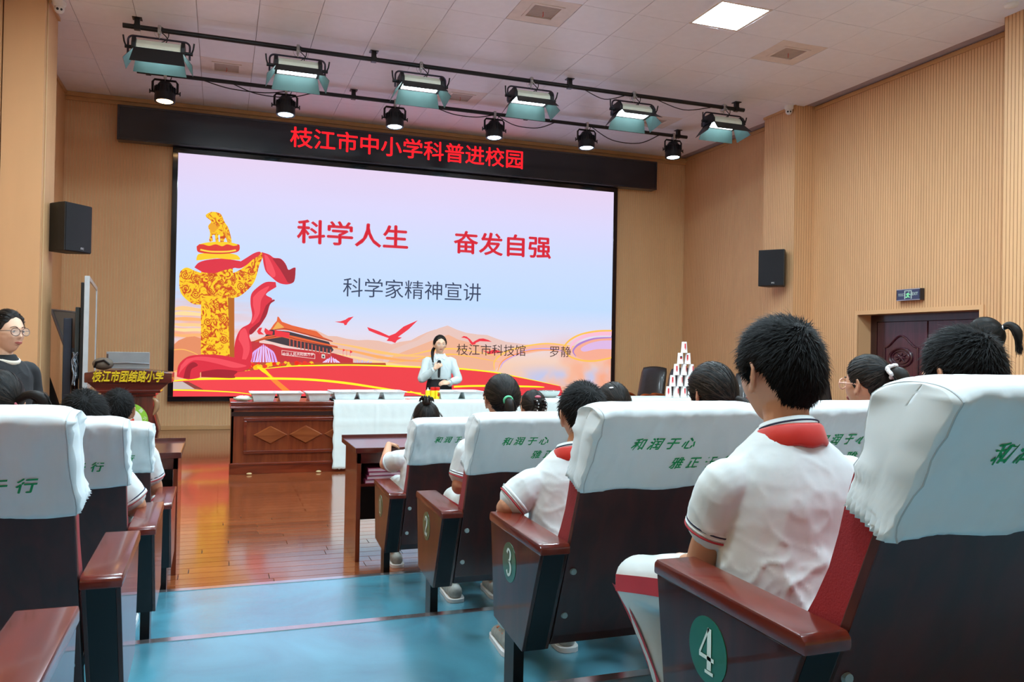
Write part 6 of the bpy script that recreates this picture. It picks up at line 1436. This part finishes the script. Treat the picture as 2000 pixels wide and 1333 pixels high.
# left block
seated('boy with short black hair behind the nearest left covers', (-.53, 3.74, .12), .05, 1.105, 1.04, hyaw=.02, T=.015, tufts=4000, seed=37, scarf=False, hdy=.03, hair='boy', mh=m_hairb, W=.95, arms={1: dict(el=Vector((.215, .02, .64))), -1: dict(el=Vector((-.165, .04, .62)))})
seated('boy in the front row of the left block, ear showing beside the lectern', (-.53, 4.93, 0), .0, 1.170, .98, T=.013, tufts=2500, seed=41, scarf=False, hdy=.03, mh=m_hairb)
r_ = seated('girl with a side ponytail and pink tie at the left edge', (-1.09, 3.74, .12), .0, 1.185, 1.04, hyaw=-.25, hair='girl', style='comb', T=.014, tufts=900, knot=[dirv(.62, -.70, .10)], seed=43, scarf=False, hdx=.20, hdy=.03, hroll=.15, leanx=.045, W=.9, arms={1: dict(el=Vector((.165, .04, .62)))})
root, M, hs = r_[:3]; torus_band(M @ (Vector((.066, -.088, .012)) * hs), .013, .013, .005, m_pink, root, 'hair_tie', R=Matrix.Rotation(.8, 3, 'Y'))
tail(root, M, hs, [(.058, -.078, .022), (.092, -.105, .055), (.140, -.115, .045), (.178, -.110, -.045)], [.012, .016, .022, .008], 7)
# ------------------------------------------------------------------ standing adults
def standing(label, loc, az, Ht, hyaw=0, hpitch=0, top_m=None, low_m=None, arms=None, hair='girl', T=.012, tufts=900, knot=None, seed=1, sleeves='long', vox=.005, skin=None, skirt=False, hs=1.0, W=1.0, name='blouse', hdx=0):
    skin = skin or m_skinl; root = thing('person', label, 'person', loc, -az); k = Ht / 1.62
    h = .225 * hs; chin = Ht - h; cz = Ht - .113 * hs; sh = chin - .104; hip = .86 * k; waist = (1.055 if skirt else 1.0) * k
    hc = Vector((hdx, .02, cz)); Rm = rotM(hyaw, hpitch); M = Matrix.Translation(hc) @ Rm; J = {}
    for s in (-1, 1):
        J[s] = dict(sh=Vector((s * .165 * W, 0, sh)), el=Vector((s * .215 * W, -.01, sh - .27)), wr=Vector((s * .21, .06, sh - .50)), hd=Vector((0, .2, -1)), palm=Vector((-s, 0, 0)), curl=.3); J[s].update((arms or {}).get(s, {}))
    mb = MB(); vs, fs = sph(60, 44); mb.add([M @ (hsurf(*d) * hs) for d in vs], fs); ears(mb, M, hs)
    mb.limb([(0, 0, chin - .10), (0, 0, chin - .05), hc + Rm @ Vector((0, -.02, -.055))], [.056, .046, .048], 16, 4)
    for s in (-1, 1):
        j = J[s]; mb.limb([j['sh'] * .5 + j['el'] * .5, j['el'], j['el'] * .5 + j['wr'] * .5, j['wr']], [.036, .034, .032, .022], 12, 4); hand(mb, j['wr'], j['hd'], j['palm'], s, j['curl'], .95)
    bake(mb, vox, skin, 'body', root, 3)
    sb = MB(); st = ([(waist - .03, .128, .098), (waist - .005, .152, .112), (waist + .03, .158, .115)] if skirt else [(waist - .10, .158, .115), (waist - .03, .145, .105), (waist + .06, .142, .102)]) + [(sh - .18, .158, .118), (sh - .10, .165, .12), (sh - .03, .168, .105), (sh + .015, .152, .088), (sh + .040, .122, .078), (sh + .062, .088, .068), (sh + .080, .066, .060), (sh + .092, .058, .056)]
    n = 28; pv = []; pf = []
    for z, a, b in st:
        for q in range(n): t = 2 * PI * q / n; pv.append((a * W * math.cos(t), b * math.sin(t), z))
    for i in range(len(st) - 1):
        for q in range(n): a = i * n + q; b = i * n + (q + 1) % n; pf.append((a, b, b + n, a + n))
    pf += [tuple(range(n - 1, -1, -1)), tuple(range((len(st) - 1) * n, len(st) * n))]; sb.add(pv, pf)
    for s in (-1, 1):
        j = J[s]; a = j['sh']
        if sleeves == 'long': sb.limb([a + Vector((-s * .05, 0, 0)), a + Vector((s * .004, 0, -.005)), a * .5 + j['el'] * .5, j['el'], j['el'] * .5 + j['wr'] * .5, j['wr'] * .86 + j['el'] * .14], [.046, .052, .052, .050, .045, .034], 18, 5)
        else: sb.limb([a + Vector((-s * .05, 0, 0)), a + Vector((s * .004, 0, -.005)), a * .45 + j['el'] * .55], [.046, .052, .054], 18, 5)
    bake(sb, .006, top_m, name, root, 3, lambda p: .006 * max(0, 1 - abs(noise.noise(Vector((p.x * 9, p.y * 9, p.z * 7 + seed)))) * 2.4) ** 2 + .003 * noise.noise(p * 12))
    lb = MB()
    if skirt: lb.lathe([(.10, waist - .005), (.150, waist - .005), (.166, waist - .08), (.185, hip - .08), (.205, hip - .25), (.215, hip - .42), (.18, hip - .42)], 32, cap=True, sy=.74)
    else: lb.limb([(0, 0, hip + .02), (0, 0, waist - .06)], [(.165, .12), (.142, .105)], 22, 4, up=(1, 0, 0))
    for s in (-1, 1): lb.limb([(s * .085, 0, hip), (s * .09, .01, hip * .52), (s * .09, -.01, .10)], [.088, .062, .046], 16, 6)
    bake(lb, .010, low_m, 'skirt' if skirt else 'trousers', root, 2, lambda p: .003 * noise.noise(p * 14))
    for s in (-1, 1):
        q = MB(); q.limb([(s * .09, -.05, .042), (s * .09, .05, .04), (s * .095, .15, .028)], [(.034, .04), (.038, .036), (.034, .024)], 14, 5, up=(1, 0, 0)); q.prism(smooth([(s * .09 - .034, -.08), (s * .09 + .034, -.08), (s * .09 + .04, .06), (s * .09 + .03, .18), (s * .09 - .03, .18), (s * .09 - .04, .06)], 3, True), .001, .018, 'z'); q.build('shoe', m_black, root, smooth=False, auto=40)
    face(root, M, hs, skin)
    hr, surf = make_hair(root, M, hs, hair, T, seed, tufts, 'comb', knot, m_hair)
    return root, M, hs, surf, J
# the speaker
THR['part'] = [(0, .76), (28, .68), (52, .46), (70, .14), (85, -.10), (97, .04), (115, -.08), (130, -.38), (155, -.70), (180, -.78)]
root, M, hs, surf, J = standing('woman in white blouse speaking into a microphone before the screen', (2.72, 10.42, 0), math.radians(187), 1.595, hyaw=-.08, hpitch=-.06, top_m=m_blouse, low_m=m_blackc, skirt=True, hair='part', T=.012, knot=[dirv(.3, -.92, -.25)], seed=51, W=1.0,
    arms={1: dict(el=Vector((.235, .06, 1.03)), wr=Vector((.085, .215, 1.175)), hd=Vector((-.75, .25, .62)), palm=Vector((-.35, -.85, -.1)), curl=.95), -1: dict(el=Vector((-.25, .05, 1.03)), wr=Vector((-.095, .205, .985)), hd=Vector((.95, .2, .05)), palm=Vector((0, -.6, -.5)), curl=.6)})
tail(root, M, hs, [(.045, -.09, -.03), (.085, -.05, -.09), (.100, .03, -.17), (.090, .075, -.27)], [.016, .020, .018, .006], 8)
glasses(root, M, hs, mat('spectacle_thin_metal', 'b89878', .3, .8), .022, w=.0009)
cl_ = MB(); nb = Vector((0, .004, 1.595 - .225 - .012))
for s in (-1, 1):
    cl_.add([nb + Vector(p) for p in ((s * .004, .068, -.045), (s * .060, .028, .012), (s * .075, .050, -.02), (s * .055, .094, -.078), (s * .006, .072, -.041), (s * .060, .034, .016), (s * .078, .054, -.016), (s * .056, .100, -.075))], [(0, 1, 2, 3), (4, 5, 6, 7), (0, 3, 7, 4), (3, 2, 6, 7)])
cl_.build('collar', m_blouse, root)
pk_ = MB(); pk_.box((-.014, .112, 1.05), (.014, .1255, 1.27), bev=.003); pk_.build('button_placket', m_blouse, root)
for s in (-1, 1):
    j = J[s]; d = (j['wr'] - j['el']).normalized(); torus_band(j['wr'] * .88 + j['el'] * .12, .036, .036, .004, m_blouse, root, 'cuff', R=Vector((0, 0, 1)).rotation_difference(d).to_matrix(), h=.018)
Rz = Matrix.Rotation(-math.radians(187), 4, 'Z'); mw = lambda p: Vector((2.72, 10.42, 0)) + (Rz @ Vector(p))
mic = thing('microphone', 'black handheld microphone in the hand of the speaking woman', 'microphone')
a_ = mw((.035, .238, 1.055)); b_ = mw((.028, .190, 1.285)); dd = (b_ - a_).normalized()
MB().tube([a_, a_ + dd * .02, a_ + dd * .17, a_ + dd * .185], [.012, .016, .020, .024], 16).build('handle', m_black, mic, auto=50)
q = MB(); q.ball(a_ + dd * .205, (.026, .026, .028), 18, 12); q.build('grille_head', mat('mic_grille', '22252a', .4, .5, bump=.6, bscale=900), mic, smooth=True); MB().tube([a_ + dd * .183, a_ + dd * .190], .0265, 18).build('ring', m_blackm, mic)
# standing woman at the left edge
root, M, hs, surf, J = standing('woman in glasses and black top at the left edge, looking right', (-1.125, 5.15, 0), math.radians(128), 1.60, hyaw=-.05, top_m=m_blackc, low_m=m_dtrou, hair='part', T=.011, knot=[dirv(.0, -.95, -.3)], seed=57, sleeves='short', vox=.0035, name='black_top')
glasses(root, M, hs, mat('spectacle_dark_brown', '5a4038', .3), .0245, w=.0019)
torus_band((0, .006, 1.60 - .225 - .030), .068, .072, .010, mat('cream_neckline', 'd8cdbc', .8), root, 'neckline', tilt=(0, -.35), h=.014)
q = MB(); q.ball(M @ Vector((0, -.105, -.05)), (.035, .03, .035), 14, 10); q.build('hair_knot', m_hair, root, smooth=True)
# standing woman in black at the right
root, M, hs, surf, J = standing('woman in black with a ponytail standing beside the double door', (4.52, 3.78, .12), math.radians(-20), 1.56, hyaw=-.1, hpitch=-.15, top_m=m_blackc, low_m=m_blackc, hair='girl', T=.014, knot=[dirv(.0, -.93, .38)], seed=61, sleeves='short', name='black_top')
tail(root, M, hs, [(0, -.10, .045), (0, -.145, .060), (0, -.180, .01), (0, -.175, -.11)], [.014, .024, .030, .008], 9, 120)
torus_band(M @ Vector((0, -.112, .05)), .015, .015, .005, m_bead, root, 'hair_tie', R=Matrix.Rotation(PI / 2, 3, 'X'))
